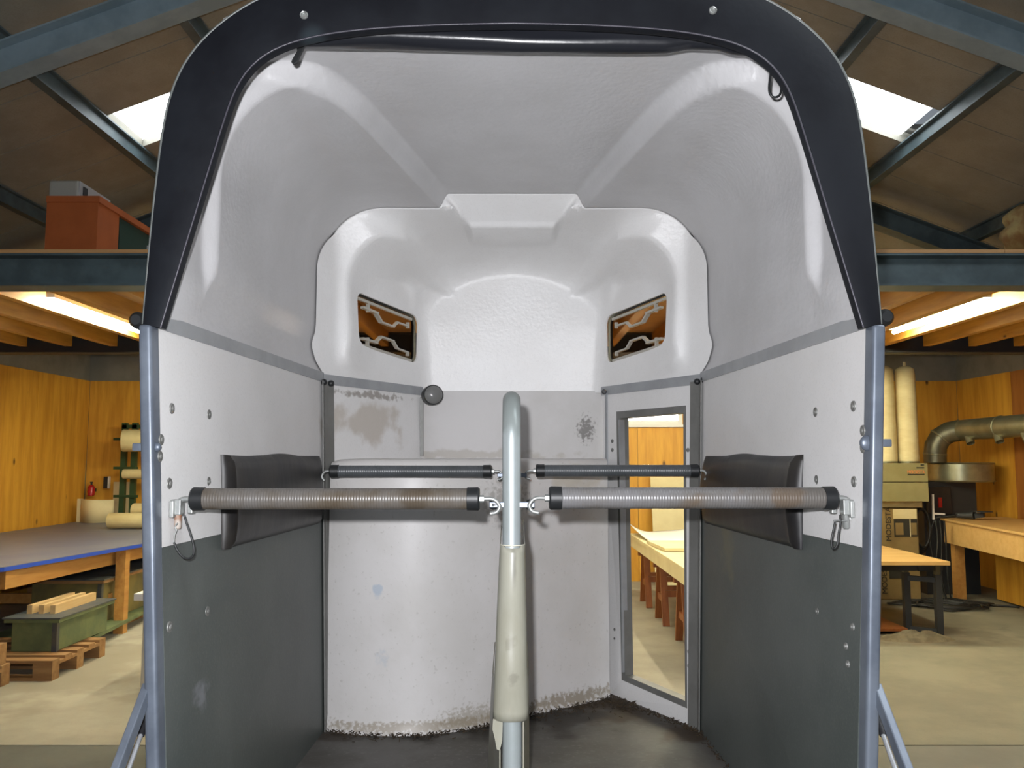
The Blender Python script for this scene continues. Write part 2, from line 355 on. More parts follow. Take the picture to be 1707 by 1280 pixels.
# roof
rf = MB()
for s in (-1, 1):
    X = abs(XL)+RX if s < 0 else XR-RX
    # outer skin, with the roof-light strips left open
    for (y0, y1, x0, x1) in ((YN-.3, 6.38, 0, X+.4), (7.03, YB+.3, 0, X+.4), (6.38, 7.03, 0, 1.35), (6.38, 7.03, 3.35, X+.4)):
        p0, p1 = RX+s*x0, RX+s*x1
        rf.slab([(p0, y0, zroof(p0)+.14), (p1, y0, zroof(p1)+.14), (p1, y1, zroof(p1)+.14), (p0, y1, zroof(p0)+.14)], (0, 0, .02))
ce = rf.obj('ceiling', M['wallpanel']); struct(ce)
JY = [6.38-.61*k for k in range(16, 0, -1)]+[6.38+.64*k-.0 for k in range(0, 8)]
for s in (-1, 1):
    X = (abs(XL)+RX if s < 0 else XR-RX)
    for a, b in zip(JY[:-1], JY[1:]):
        segs = [(0.02, X)] if abs(a-6.38) > .01 else [(0.02, 1.38), (3.32, X)]
        for x0, x1 in segs:
            p0, p1 = RX+s*x0, RX+s*x1
            MB().slab([(p0, a+.005, zroof(p0)), (p1, a+.005, zroof(p1)), (p1, b-.005, zroof(p1)), (p0, b-.005, zroof(p0))], (0, 0, .1)).obj('roof_panel', M['panel'], ce)
for s in (-1, 1):
    tag(MB().slab([(s*1.5, .9, zroof(1.5)-.02), (s*4.2, .9, zroof(4.2)-.02), (s*4.2, 2.0, zroof(4.2)-.02), (s*1.5, 2.0, zroof(1.5)-.02)], (0, 0, .015)).obj('skylight', M['skylight']), 'added unseen white rooflight overhead, above the camera, in the %s slope' % ('left' if s < 0 else 'right'), 'skylight')  # added rooflights, out of view, to brighten the near rafters
for s, lb in ((-1, 'left'), (1, 'right')):
    p0, p1 = RX+s*1.38, RX+s*(3.32 if s < 0 else 3.21)
    sk = MB().slab([(p0, 6.385, zroof(p0)+.06), (p1, 6.385, zroof(p1)+.06), (p1, 7.015, zroof(p1)+.06), (p0, 7.015, zroof(p0)+.06)], (0, 0, .02)).obj('skylight', M['skylight'])
    tag(sk, 'bright white rectangular rooflight in the %s roof slope, beside the trailer arch' % lb, 'skylight')
# purlins (parts of the ceiling)
def ibeam(mb, a, b, wd, ht, tf=.012, tw=.009):
    a = Vector(a); b = Vector(b); t = (b-a).normalized()
    u = Vector((0, 0, 1)); r = t.cross(u).normalized(); u = r.cross(t).normalized()
    for k in (-1, 1): mb.bar(a+u*k*(ht/2-tf/2), b+u*k*(ht/2-tf/2), wd, tf, u)
    mb.bar(a, b, tw, ht-2*tf, u); return mb
for s in (-1, 1):
    for xp in (.35, 1.33, 2.34, 3.34, 4.40, 5.36):
        xq = RX+s*(xp-(.10 if s > 0 and 3 < xp < 4 else 0)); z = zroof(xq)-.075
        mb = MB()
        ibeam(mb, (xq, YN, z), (xq, YB, z), .075, .14)
        mb.obj('purlin', M['steel'], ce)
# portal frames
for Y, lab in ((5.0, 'blue grey steel roof frame nearest the camera, over the mezzanine edge'), (8.1, 'dark steel roof frame in the middle of the hall'), (YB-.12, 'dark steel frame against the far wall')):
    t = thing('roof_frame', lab, 'steel frame', (0, Y, 0))
    for s in (-1, 1):
        X = (abs(XL) if s < 0 else XR)-.14
        mt = M['steel_daylit'] if Y < 6 else M['steel_dark'] if Y > 9 else M['steel']
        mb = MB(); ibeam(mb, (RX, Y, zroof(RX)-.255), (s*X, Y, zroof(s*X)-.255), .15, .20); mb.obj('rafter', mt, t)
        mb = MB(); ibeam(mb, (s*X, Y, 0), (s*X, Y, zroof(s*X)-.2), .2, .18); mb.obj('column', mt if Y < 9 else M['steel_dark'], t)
# mezzanine at each side: beam, joists, deck
ZB0, ZB1 = HC+1.02, HC+1.215
mz = thing('mezzanine', 'wooden loft floor on blue grey steel beams across the hall, with fir joists', 'mezzanine', (0, 5, 0))
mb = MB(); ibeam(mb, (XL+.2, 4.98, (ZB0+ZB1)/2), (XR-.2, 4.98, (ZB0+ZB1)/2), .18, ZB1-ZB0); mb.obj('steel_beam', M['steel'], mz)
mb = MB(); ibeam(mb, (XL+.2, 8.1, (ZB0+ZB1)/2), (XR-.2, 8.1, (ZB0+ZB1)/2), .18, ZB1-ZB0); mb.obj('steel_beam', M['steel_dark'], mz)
for k in range(-13, 14):
    xj = k*.435+.08
    if xj < XL+.1 or xj > XR-.1: continue
    o = MB().bb(xj-.035, xj+.035, 5.08, 8.02, ZB0+.06, ZB1).obj('joist', M['joist'], mz)
x = XL+.03
while x < XR-.2:
    x1 = min(x+1.22, XR-.03)
    MB().bb(x, x1-.003, 4.885, 8.15, ZB1, ZB1+.022).obj('deck_board', M['deck'], mz)
    x += 1.22
# tubes between the joists; the inner pair is added, hidden by the trailer
for s, xq, lab in ((-1, -3.26, 'lit warm fluorescent tube between the joists on the left'), (1, 3.36, 'lit warm fluorescent tube between the joists on the right'), (-1, -1.88, 'added fluorescent tube between the joists, hidden behind the left trailer wall'), (1, 1.98, 'added fluorescent tube between the joists, hidden behind the right trailer wall')):
    t = thing('tube_lamp', lab, 'lamp', (xq, 6.6, ZB1))
    MB().bb(xq-.03, xq+.03, 5.85, 7.35, ZB0+.115, ZB1).obj('housing', M['fitting'], t)
    MB().tube([(xq, 5.88, ZB0+.09), (xq, 7.32, ZB0+.09)], .016, 10).obj('tube', M['tube_light'], t)

for xq, yq, lab in ((.95, 8.6, 'added hanging warm tube lamp near the far wall, middle of three'), (2.95, 8.6, 'added hanging warm tube lamp near the far wall, rightmost of three'), (-2.9, 8.7, 'added hanging warm tube lamp near the far wall, leftmost of three')):  # added lamps, kept out of view, to brighten the doorway and far wall
    t = thing('tube_lamp', lab, 'lamp', (xq, yq, 2.42), 'added hanging tube lamps hidden behind the trailer')
    MB().bb(xq-.75, xq+.75, yq-.14, yq+.14, 2.41, 2.46).obj('housing', M['fitting'], t)  # housing made wide to keep the added light off the roof
    MB().tube([(xq-.72, yq, 2.39), (xq+.72, yq, 2.39)], .014, 10).obj('tube', M['tube_light'], t)
    for dx in (-.6, .6): MB().tube([(xq+dx, yq, 2.46), (xq+dx, yq, zroof(xq+dx))], .004, 6).obj('suspension_wire', M['cable'], t)
# ------------------------------------------------------------------ TRAILER
TR = thing('horse_trailer', 'white double horse trailer with open rear, grey lower walls and dark arch frame', 'trailer', (0, 2.8, 0))
ZR = HC+.311; ZF = HC-1.04; ZM = HC-.203
Y0 = 1.95; Y1 = 3.35
def wx(Y, z):
    t = (Y-Y0)/(Y1-Y0); u = (z-ZF)/(ZR-ZF)
    return lerp(lerp(.757, .722, t), lerp(.838, .757, t), u)
def W(s, Y, z, d=0): return Vector((s*(wx(Y, z)-d), Y, z))
def onwall(px, py, s):
    a, b = ray(px, py); Y = 2.5
    for _ in range(40): Y = Y*.4+.6*(wx(Y, HC+b*Y)/abs(a))
    return W(s, Y, HC+b*Y), Y
# side panels
for s in (-1, 1):
    MB().slab([W(s, Y0+.01, ZM), W(s, Y1, ZM), W(s, Y1, ZR), W(s, Y0+.01, ZR)], (s*.018, 0, 0)).obj('upper_side_panel', M['board'], TR)
    lo = MB().slab([W(s, Y0+.01, ZF-.02), W(s, Y1, ZF-.02), W(s, Y1, ZM-.001), W(s, Y0+.01, ZM-.001)], (s*.018, 0, 0)).obj('lower_side_panel', M['boardgrey'], TR)
    # galvanised rear post with a rounded face
    mb = MB()
    for k in range(2):
        pass
    top = Vector((s*(.838+.012), Y0-.005, ZR+.0)); bot = Vector((s*(.757+.012), Y0-.005, ZF-.12))
    mb.bar(bot, top, .030, .05, (0, 1, 0))
    mb.obj('rear_post', M['galv'], TR, smooth=.8, bevel=.010, seg=4)
    # top rail and inner corner trim
    MB().slab([W(s, Y0+.02, ZR-.004, .004), W(s, Y1, ZR-.004, .004), W(s, Y1, ZR+.034, .004), W(s, Y0+.02, ZR+.034, .004)], (s*.03, 0, 0)).obj('top_rail', M['alu'], TR)
# rivets: nickel cup washers on the panels
def rivet(px, py, s, r=.0135, m='alu_dark'):
    p, Y = onwall(px, py, s)
    MB().lathe(p+Vector((-s*.0008, 0, 0)), (-s, 0, 0), [(-.002, r), (0, r), (.002, r*.92), (.0022, r*.5), (.0045, r*.42), (.006, .001)], 20).obj('rivet', M[m], TR, smooth=.9)
for q in ((286, 681), (348, 691), (268, 733), (266, 761), (282, 806), (347, 803)): rivet(*q, -1)
for q in ((345, 1019), (282, 1045)): rivet(*q, -1)
for q in ((1360, 687), (1423, 677), (1439, 718), (1439, 746), (1362, 800), (1424, 803)): rivet(*q, 1)
for q in ((1363, 1019), (1422, 1045), (1411, 1077), (1414, 1107)): rivet(*q, 1, .009)
# floor
MB().slab([(-.775, Y0-.02, ZF), (.775, Y0-.02, ZF), (.735, 3.36, ZF), (.44, 4.05, ZF), (-.44, 4.05, ZF), (-.735, 3.36, ZF)], (0, 0, -.04)).obj('trailer_floor', M['trailer_floor'], TR)
# dirt and litter along the front edge
mb = MB()
line = [(-.70, 3.33), (-.535, 3.29), (-.35, 3.28), (-.10, 3.40), (.08, 3.56), (.42, 3.79), (.50, 3.68), (.71, 3.33), (.735, 2.9)]
for k in range(1500):
    i = random.choice([0, 1, 2, 2, 3, 3, 4, 4, 4, 5, 5, 5, 6, 6, 7]); t = random.random(); a = line[i]; b = line[i+1]
    q = Vector((lerp(a[0], b[0], t), lerp(a[1], b[1], t), ZF+.002))
    spread = .05 if i not in (4, 5) else .11
    q += Vector((random.uniform(-.3, .3)*spread, -abs(random.gauss(0, 1))*spread*.7-.004, random.uniform(0, .008)))
    a_ = random.uniform(0, 3.14); l = random.uniform(.004, .018)
    mb.bar(q, q+Vector((math.cos(a_)*l, math.sin(a_)*l, random.uniform(-.001, .006))), random.uniform(.001, .005), .0015)
stuff(mb.obj('litter', M['straw'], TR))
# left angled panel, front wall, right angled panel with the door opening
PcR = {s: Vector((s*.757, 3.35, ZR)) for s in (-1, 1)}; PfR = {s: Vector((s*.425, 3.96, ZR)) for s in (-1, 1)}
PcF = {s: Vector((s*.722, 3.35, ZF-.02)) for s in (-1, 1)}; PfF = {s: Vector((s*.43, 3.86, ZF-.02)) for s in (-1, 1)}
nrm = {}
for s in (-1, 1):
    n = (PfR[s]-PcR[s]).cross(PcF[s]-PcR[s]).normalized()
    if n.y > 0: n = -n
    nrm[s] = n
MB().slab([PcF[-1], PfF[-1], PfR[-1], PcR[-1]], -nrm[-1]*.018).obj('angled_panel', M['board'], TR)
FW = [Vector((-.43, 3.86, ZF-.02)), Vector((.43, 3.86, ZF-.02)), Vector((.425, 3.96, ZR)), Vector((-.425, 3.96, ZR))]
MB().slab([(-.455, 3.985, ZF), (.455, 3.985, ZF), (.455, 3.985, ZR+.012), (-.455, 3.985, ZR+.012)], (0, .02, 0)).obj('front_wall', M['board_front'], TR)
P = PcR[1]; n = nrm[1]
def dp(px, py, d=0.): return onp(px, py, P+n*d, n)
door_out = [PfF[1], PcF[1], PcR[1], PfR[1]]
door_in = [dp(1037, 1131), dp(1145, 1178), dp(1143, 678), dp(1028, 688)]
MB().ring([PfF[1], PcF[1], PcR[1], PfR[1]], door_in, -n*.02).obj('door_panel', M['board'], TR)
MB().ring([p+(p-sum(door_in, Vector())/4).normalized()*.006+n*.001 for p in door_in], [dp(1042, 1126), dp(1142, 1168), dp(1139, 688), dp(1034, 697)], -n*.045).obj('door_frame', M['alu_dark'], TR)
MB().bar(dp(1036, 700, -.004), dp(1042, 1120, -.004), .006, .03, n).obj('door_seal', M['alu'], TR)
for q in ((1021, 735), (1021, 750), (1147, 750), (1025, 1049), (1025, 1064), (1149, 1086), (1149, 1110)):
    MB().lathe(dp(*q), n, [(0, .009), (.003, .0085), (.005, .004), (.006, .001)], 12).obj('rivet', M['alu_dark'], TR, smooth=.9)
MB().bar(dp(1011, 655, .003), dp(1014, 1150, .003), .012, .010, n).obj('trim_strip', M['alu'], TR)
# rails on the angled panels, corner trims
for s in (-1, 1):
    MB().slab([PcR[s]+nrm[s]*.005+Vector((0, 0, -.012)), PfR[s]+nrm[s]*.005+Vector((0, 0, -.012)), PfR[s]+nrm[s]*.005+Vector((0, 0, .028)), PcR[s]+nrm[s]*.005+Vector((0, 0, .028))], -nrm[s]*.03).obj('top_rail', M['alu'], TR)
    # vertical corner trim folded over the inside corner
    e = (PfR[s]-PcR[s]).normalized()
    a0 = Vector((s*.717, 3.345, ZF-.01)); a1 = Vector((s*.752, 3.345, ZR))
    mb = MB()
    mb.slab([a0, a0+e*.055, a1+e*.055, a1], nrm[s]*.004)
    mb.slab([a0, a0+Vector((s*.0, -.03, 0)), a1+Vector((s*.0, -.03, 0)), a1], (s*-.004, 0, 0))
    mb.obj('corner_trim', M['alu_dark'], TR)
    for q in ([(540, 637), (552, 639)] if s < 0 else [(1162, 636), (1173, 633)]):
        MB().lathe(at(q[0], q[1], 3.33), (-s*.3, -1, 0), [(0, .013), (.008, .012), (.013, .004)], 12).obj('rubber_plug', M['rubber'], TR, smooth=.9)
MB().bar(at(703, 662, 3.94), at(703, 760, 3.94), .014, .02, (0, 1, 0)).obj('trim_strip', M['alu_dark'], TR)
MB().lathe(at(1007, 653, 3.92), (0, -1, 0), [(0, .012), (.01, .008)], 10).obj('rubber_plug', M['rubber'], TR)
MB().lathe(at(266+4, 536, 1.99), (1, -1, 0), [(0, .006), (.004, .004)], 8).obj('rubber_plug', M['rubber'], TR)
# moulded white lower front section, running round the front with a rounded upper edge
plan = [(-.722, 3.355), (-.69, 3.335), (-.60, 3.305), (-.535, 3.292), (-.44, 3.285), (-.35, 3.290), (-.22, 3.335), (-.10, 3.405), (.0, 3.47), (.08, 3.545), (.20, 3.63), (.32, 3.715), (.43, 3.80)]
zs = [ZF-.005, ZF+.02, ZF+.06, ZF+.3, ZF+.6, ZF+.9, HC-.035, HC-.012, HC-.002, HC+.002]
ins = [0, .012, .018, .02, .02, .02, .02, .028, .045, .08]
vs = []
for z, d in zip(zs, ins):
    for i, (a, b) in enumerate(plan):
        e = min(1, i/1.5)
        zz = z
        if z > HC-.2: zz = z-.012*math.exp(-(i/.9)**2)
        vs.append((a+.004*0, b+d-.02, zz))
vs += [(a*.9, 4.0, HC+.002) for a, b in plan]
nP = len(plan); nz_ = len(zs)+1
mb = MB().add(vs, [(j*nP+i, j*nP+i+1, (j+1)*nP+i+1, (j+1)*nP+i) for j in range(nz_-1) for i in range(nP-1)])
o = mb.obj('front_moulding', M['box_white'], TR, smooth=1.2)
# interior lamp
pl = at(721, 658, 3.80)
MB().lathe(pl+Vector((-.014, .05, 0)), (.35, -1, 0), [(0, .044), (.035, .046), (.055, .046), (.058, .043)], 28).obj('interior_lamp', M['rubber'], TR, smooth=.7)
lp = [c for c in C.objects if c.name.startswith('interior_lamp')][0]
MB().lathe(pl+Vector((-.014, .05, 0))+Vector((.35, -1, 0)).normalized()*.055, (.35, -1, 0), [(0, .042), (.008, .040), (.018, .030), (.023, .012), (.024, .001)], 28).obj('lens', M['lens'], lp, smooth=.9)

# ---- moulded roof: cross-section, then the raised centre and the step behind the arch
T0 = 1.035
def half_profile(Y, N=70):
    Wd = lerp(.800, .785, (Y-Y0)/(3.4-Y0)); xr = lerp(.838, .757, min(1, (Y-Y0)/(Y1-Y0)))
    pts = []
    for k in range(10): t = k/10; pts.append((lerp(xr, Wd, t*t*(3-2*t)), lerp(.311, .50, t)))
    for k in range(8): pts.append((Wd, lerp(.50, .76, k/8)))
    for k in range(24):
        a = k/24*math.pi/2; pts.append((Wd-.26+.26*math.cos(a)**.9, .76+(T0-.76)*math.sin(a)))
    for k in range(90): pts.append((lerp(Wd-.26, 0, k/89), T0))
    return pts
def off(x, h, Y, nx):
    rear = .030*(1-ss(Y, 2.19, 2.245))*ss(h, .34, .55)
    bot = .0 if h > .52 else .016*(1-ss(h, .44, .52))*ss(h, .32, .40)*ss(Y, 2.0, 2.3)
    top = 0
    if h > T0-.03:
        xt = lerp(.475, .275, min(1, max(0, (Y-2.35)/(3.36-2.35))))+.20*math.exp(-max(0, Y-2.19)/.075)
        top = .060*(1-ss(abs(x), xt-.012, xt+.030))
    edge = .012*math.exp(-((Y-2.33)/.012)**2) if abs(x) < .46 and h > 1.0 else 0
    return max(rear, bot, top)+0*edge
def section(Y):
    hp = half_profile(Y); n = len(hp); out = []
    for i, (a, b) in enumerate(hp):
        p0 = hp[max(i-1, 0)]; p1 = hp[min(i+1, n-1)]
        tx, ty = p1[0]-p0[0], p1[1]-p0[1]; l = math.hypot(tx, ty); nx, ny = ty/l, -tx/l
        o = off(a, b, Y, nx); out.append((a+nx*o, b+ny*o))
    out[-1] = (0, out[-1][1])
    full = [(-a, b) for a, b in out]+[(a, b) for a, b in reversed(out[:-1])]
    return full
ys = [Y0+.0]+[Y0+.01+k*.02 for k in range(11)]+[2.17+k*.008 for k in range(12)]+[2.27+k*.03 for k in range(int((3.40-2.27)/.03)+1)]+[3.40]
ys = sorted(set(round(y, 4) for y in ys))
secs = [section(y) for y in ys]; n = len(secs[0])
vs = [(a, y, HC+b) for y, sc_ in zip(ys, secs) for a, b in sc_]
mb = MB().add(vs, [(j*n+i, j*n+i+1, (j+1)*n+i+1, (j+1)*n+i) for j in range(len(ys)-1) for i in range(n-1)])
# make every normal face inside, then thicken outward
def shell(mb, name, material, cutters=(), th=.009):
    o = mb.obj(name, material, TR, smooth=1.0)
    me = o.data; c = Vector((0, 2.9-2.8, HC+.5)); b = base(TR); c = Vector((0, 2.9, HC+.5))-b
    if sum((c-f.center).dot(f.normal)*f.area for f in me.polygons) < 0: me.flip_normals()
    md = o.modifiers.new('s', 'SOLIDIFY'); md.thickness = th; md.offset = -1
    for cu in cutters:
        m2 = o.modifiers.new('b', 'BOOLEAN'); m2.operation = 'DIFFERENCE'; m2.object = cu; m2.solver = 'EXACT'
    dg = bpy.context.evaluated_depsgraph_get(); ev = o.evaluated_get(dg)
    me2 = bpy.data.meshes.new_from_object(ev); o.modifiers.clear(); o.data = me2
    for cu in cutters: bpy.data.objects.remove(cu, do_unlink=True)
    return o
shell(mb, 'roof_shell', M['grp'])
# ---- nose
AT = Vector((-.33, .61, 0)).normalized()
def smin(a, b, k):
    h = max(k-abs(a-b), 0)/k; return min(a, b)-h*h*k*.25
def noseY(x, h, d, we=1.):
    x = abs(x)
    A = 3.355+(.757-x)*1.83
    hs = .56+.31*max(0, 1-(x/.45)**2)**.6
    t = min(1, max(0, (T0-h)/(T0-hs)))
    B = 3.40+.61*(1-(1-t)**2.0)-.10*(h-.311)*ss(t, .3, 1)
    if h > .975 and x < .32:
        u = min(1, (T0+.06-h)/.11); xw = lerp(.27, .172, u)
        wt = 1-ss(x, xw, xw+.03)
        Bt = 3.40+u*.125-.010*math.exp(-((h-.990)/.008)**2)
        B = lerp(B, Bt, wt)
    B -= .025*(x/.42)**2*(1-ss(h, .6, .9))
    E = 3.40+(d*.28 if d < .12 else .0336+(d-.12)*2.8)
    g = smin(smin(A, B, .05), E, .02)
    flat = smin(A, B, .05)
    return lerp(flat, g, ss(h, .345, .43)*we)
O = section(3.40); O = O
R = [1-(k/70.0) for k in range(71)]; R = [1, .995]+[1-.012*k for k in range(1, 22)]+[.736*(1-k/44) for k in range(0, 45)]
cx, ch = 0, .311
vs = []; fs = []
for r in R:
    for (a, b) in O:
        px_, ph = a*r, ch+(b-ch)*r
        d = (1-r)*math.hypot(a, b-ch)
        y = 3.40 if r == 1 else noseY(px_, ph, d, ss(abs(a), .40, .66))
        if r == 1 and ph < .43: y = lerp(3.355, 3.40, ss(ph, .311, .43))
        vs.append((px_, y, HC+ph))
m_ = len(R)
for j in range(m_-1):
    for i in range(n-1):
        fs.append((j*n+i, j*n+i+1, (j+1)*n+i+1, (j+1)*n+i))
mb = MB().add(vs, fs)
WN = {}; SH = .085
def rrect(w_, h_, r, k=6):
    pts = []
    for cx_, cy_, a0 in ((w_/2-r, h_/2-r, 0), (-w_/2+r, h_/2-r, 90), (-w_/2+r, -h_/2+r, 180), (w_/2-r, -h_/2+r, 270)):
        for q in range(k+1):
            a = math.radians(a0+90*q/k); pts.append((cx_+r*math.cos(a), cy_+r*math.sin(a)))
    return pts
cut = []
for s in (-1, 1):
    e = Vector((s*AT.x*1, AT.y, 0)); e = Vector((-s*.33, .61, 0)).normalized()
    nn = Vector((-s*.61, -.33, 0)).normalized()
    c0 = onp(853.5+s*(853.5-646), 549, Vector((s*.757, 3.355, HC+.5)), nn)
    up = Vector((0, 0, 1))
    WN[s] = (c0, e, nn)
    q = rrect(.465, .226, .045)
    # slight slope so that the window follows the moulding
    pts = [c0+e*a+up*(b-SH*a) for a, b in q]
    cu = MB().slab([p+nn*.12 for p in pts], -nn*.24).obj('cutter', None, None)
    cut.append(cu)
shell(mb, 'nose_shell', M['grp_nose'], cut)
for s in (-1, 1):
    c0, e, nn = WN[s]; up = Vector((0, 0, 1))
    q = rrect(.490, .250, .05); q2 = rrect(.455, .216, .042)
    wfm = MB().ring([c0+e*a+up*(b-SH*a)-nn*.018 for a, b in q], [c0+e*a+up*(b-SH*a)-nn*.018 for a, b in q2], -nn*.014).obj('window_frame', M['rubber'], TR)
    pts = [c0+e*a+up*(b-SH*a)-nn*.024 for a, b in q2]
    MB().slab(pts, -nn*.003).obj('pane', M['smoked'], wfm)
    def wp(a, b, d): return c0+e*(a*1.1)+up*(b*1.04-SH*a*1.1)+nn*d
    for sg, zz in ((1, .078), (-1, -.090)):
        MB().bar(wp(-.18, zz+sg*.010, -.012), wp(.18, zz+sg*.010, -.012), .012, .012).obj('hinge_rail', M['clear_plastic'], wfm)
    for zz, fl_ in ((.045, 1), (-.062, -1)):
        mb = MB()
        mb.bar(wp(-.155, zz+.012*fl_, -.008), wp(-.06, zz+.010*fl_, -.008), .020, .010, up)
        mb.bar(wp(-.12, zz+.0, -.008), wp(-.12, zz+.035*fl_, -.008), .014, .010, e)
        mb.bar(wp(-.07, zz+.008*fl_, -.008), wp(-.035, zz-.022*fl_, -.008), .022, .008, up)
        mb.bar(wp(-.04, zz-.022*fl_, -.008), wp(.05, zz-.022*fl_, -.008), .018, .008, up)
        mb.bar(wp(.045, zz-.022*fl_, -.008), wp(.075, zz+.004*fl_, -.008), .016, .008, up)
        mb.bar(wp(.07, zz+.004*fl_, -.008), wp(.155, zz+.006*fl_, -.008), .010, .008, up)
        mb.bar(wp(.150, zz-.004, -.008), wp(.150, zz+.022*fl_, -.008), .014, .010, e)
        mb.obj('window_stay', M['clear_plastic'], wfm)
# window seam lip highlight ridges are part of the nose shell itself
# ---- dark arch frame at the rear
outer = [(237, 540), (243, 470), (249, 400), (256, 330), (263, 270), (270, 215), (279, 165), (296, 118), (322, 78), (355, 45), (395, 15), (440, -10), (500, -30), (590, -45), (710, -54), (853.5, -57)]
inner = [(268, 546), (300, 440), (330, 342), (357, 253), (377, 189), (391, 147), (409, 117), (435, 92), (467, 76), (499, 66), (557, 54), (640, 46), (740, 41), (853.5, 39)]
def resample(pts, N):
    L_ = [0]
    for a, b in zip(pts[:-1], pts[1:]): L_.append(L_[-1]+math.dist(a, b))
    out = []
    for k in range(N):
        t = L_[-1]*k/(N-1); i = max(j for j in range(len(L_)) if L_[j] <= t+1e-9); i = min(i, len(pts)-2)
        u = (t-L_[i])/(L_[i+1]-L_[i]); out.append((lerp(pts[i][0], pts[i+1][0], u), lerp(pts[i][1], pts[i+1][1], u)))
    return out
def smoothp(p, it=6):
    for _ in range(it): p = [p[0]]+[((a[0]+2*b[0]+c[0])/4, (a[1]+2*b[1]+c[1])/4) for a, b, c in zip(p, p[1:], p[2:])]+[p[-1]]
    return p
NA = 60
oh = smoothp(resample(outer, NA)); ih = smoothp(resample(inner, NA))
full = lambda hp: hp+[(1707-x_, y_) for x_, y_ in reversed(hp[:-1])]
OF = [at(x_, y_, 1.925) for x_, y_ in full(oh)]; IF = [at(x_, y_, 1.915) for x_, y_ in full(ih)]
nA = len(OF); cs = []
for i in range(nA):
    a, b = OF[i], IF[i]
    cs.append([a+Vector((0, .06, 0)), a+Vector((0, .012, 0)), a+(b-a)*.03, a+(b-a)*.5+Vector((0, -.008, 0)), b+(a-b)*.03, b+Vector((0, .006, 0)), b+Vector((0, .03, 0)), a+(b-a)*.4+Vector((0, .06, 0))])
k8 = 8
vs = [p for c in cs for p in c]
fs = [(i*k8+j, i*k8+(j+1) % k8, (i+1)*k8+(j+1) % k8, (i+1)*k8+j) for i in range(nA-1) for j in range(k8)]+[tuple(range(k8)), tuple(range((nA-1)*k8, nA*k8))]
MB().add(vs, fs).obj('arch_frame', M['frame_rubber'], TR, smooth=.7)
arch = [c for c in C.objects if c.name.startswith('arch_frame')][0]
MB().tube([p+Vector((0, .004, 0)) for p in OF], .0032, 8).obj('edge_piping', mat('piping', (.11, .12, .115), .4), arch, smooth=1)
MB().tube([p+Vector((0, -.001, 0)) for p in IF], .0022, 8).obj('edge_piping', mat('piping_in', (.045, .042, .055), .4), arch, smooth=1)
for q in ((507, 26), (1188, 18)):
    p = at(*q, 1.908)
    MB().lathe(p, (0, -1, 0), [(0, .0095), (.004, .0098), (.006, .008), (.005, .0062), (.001, .0060)], 20).obj('eyelet', M['zinc'], arch, smooth=.9)
# rolled-up curtain under the arch
pts = []; rad = []
prof = [(470, 74), (500, 77), (560, 77), (650, 77), (760, 83), (860, 86), (1000, 86), (1110, 86), (1150, 80), (1200, 82), (1225, 89), (1262, 90), (1286, 84)]
def pv(x_):
    for a, b in zip(prof[:-1], prof[1:]):
        if a[0] <= x_ <= b[0]: return lerp(a[1], b[1], (x_-a[0])/(b[0]-a[0]))
    return prof[-1][1]
N_ = 120
for k in range(N_):
    x_ = lerp(472, 1284, k/(N_-1)); r = .034*(1-.55*(abs(k/(N_-1)-.5)*2)**5)
    p = at(x_, pv(x_), 2.0); p.z += r; p.y += .01
    pts.append(p); rad.append(r)
vs = []; ng = 20
for k, (p, r) in enumerate(zip(pts, rad)):
    for j in range(ng):
        a = 2*math.pi*j/ng
        rr_ = r*(1+.16*noise.noise(Vector((p.x*3.5, math.cos(a)*1.2, math.sin(a)*1.2)))-.12*max(0, math.sin(3*a+p.x*2)))
        vs.append(p+Vector((0, math.sin(a)*rr_*1.1, math.cos(a)*rr_)))
fs = [(i*ng+j, i*ng+(j+1) % ng, (i+1)*ng+(j+1) % ng, (i+1)*ng+j) for i in range(N_-1) for j in range(ng)]+[tuple(range(ng)), tuple(range((N_-1)*ng, N_*ng))]
MB().add(vs, fs).obj('rolled_curtain', M['tarp'], TR, smooth=.9)
cur_ = [c for c in C.objects if c.name.startswith('rolled_curtain')][0]
MB().slab([at(x_, y_, 1.985) for x_, y_ in ((494, 74), (509, 74), (500, 92), (495, 104), (489, 107), (485, 103), (489, 95), (495, 85))], (0, .008, 0)).obj('strap', M['rubber'], cur_, bevel=.001)
def spl(pts, n_=8):
    P_ = [Vector(p) for p in pts]; out = []
    for i in range(len(P_)-1):
        a = P_[max(i-1, 0)]; b = P_[i]; c = P_[i+1]; d = P_[min(i+2, len(P_)-1)]
        for k in range(n_):
            t = k/n_; out.append(.5*((2*b)+(c-a)*t+(2*a-5*b+4*c-d)*t*t+(3*b-a-3*c+d)*t**3))
    out.append(P_[-1]); return out
MB().tube(spl([at(x_, y_, 1.985) for x_, y_ in ((1286, 95), (1285, 120), (1282, 145), (1284, 157), (1290, 162), (1298, 160), (1302, 152), (1303, 130), (1297, 105))]), .0030, 8).obj('strap_loop', M['rubber'], cur_, smooth=1)
# rubber buffers beside the post heads
for s, q in ((-1, (233, 536)), (1, (1472, 531))):
    MB().lathe(at(q[0]+s*-2, q[1], 1.97)+Vector((0, -.03, 0)), (0, 1, 0), [(0, .012), (.01, .020), (.06, .022), (.07, .015)], 16).obj('buffer', M['rubber'], TR, smooth=.9)
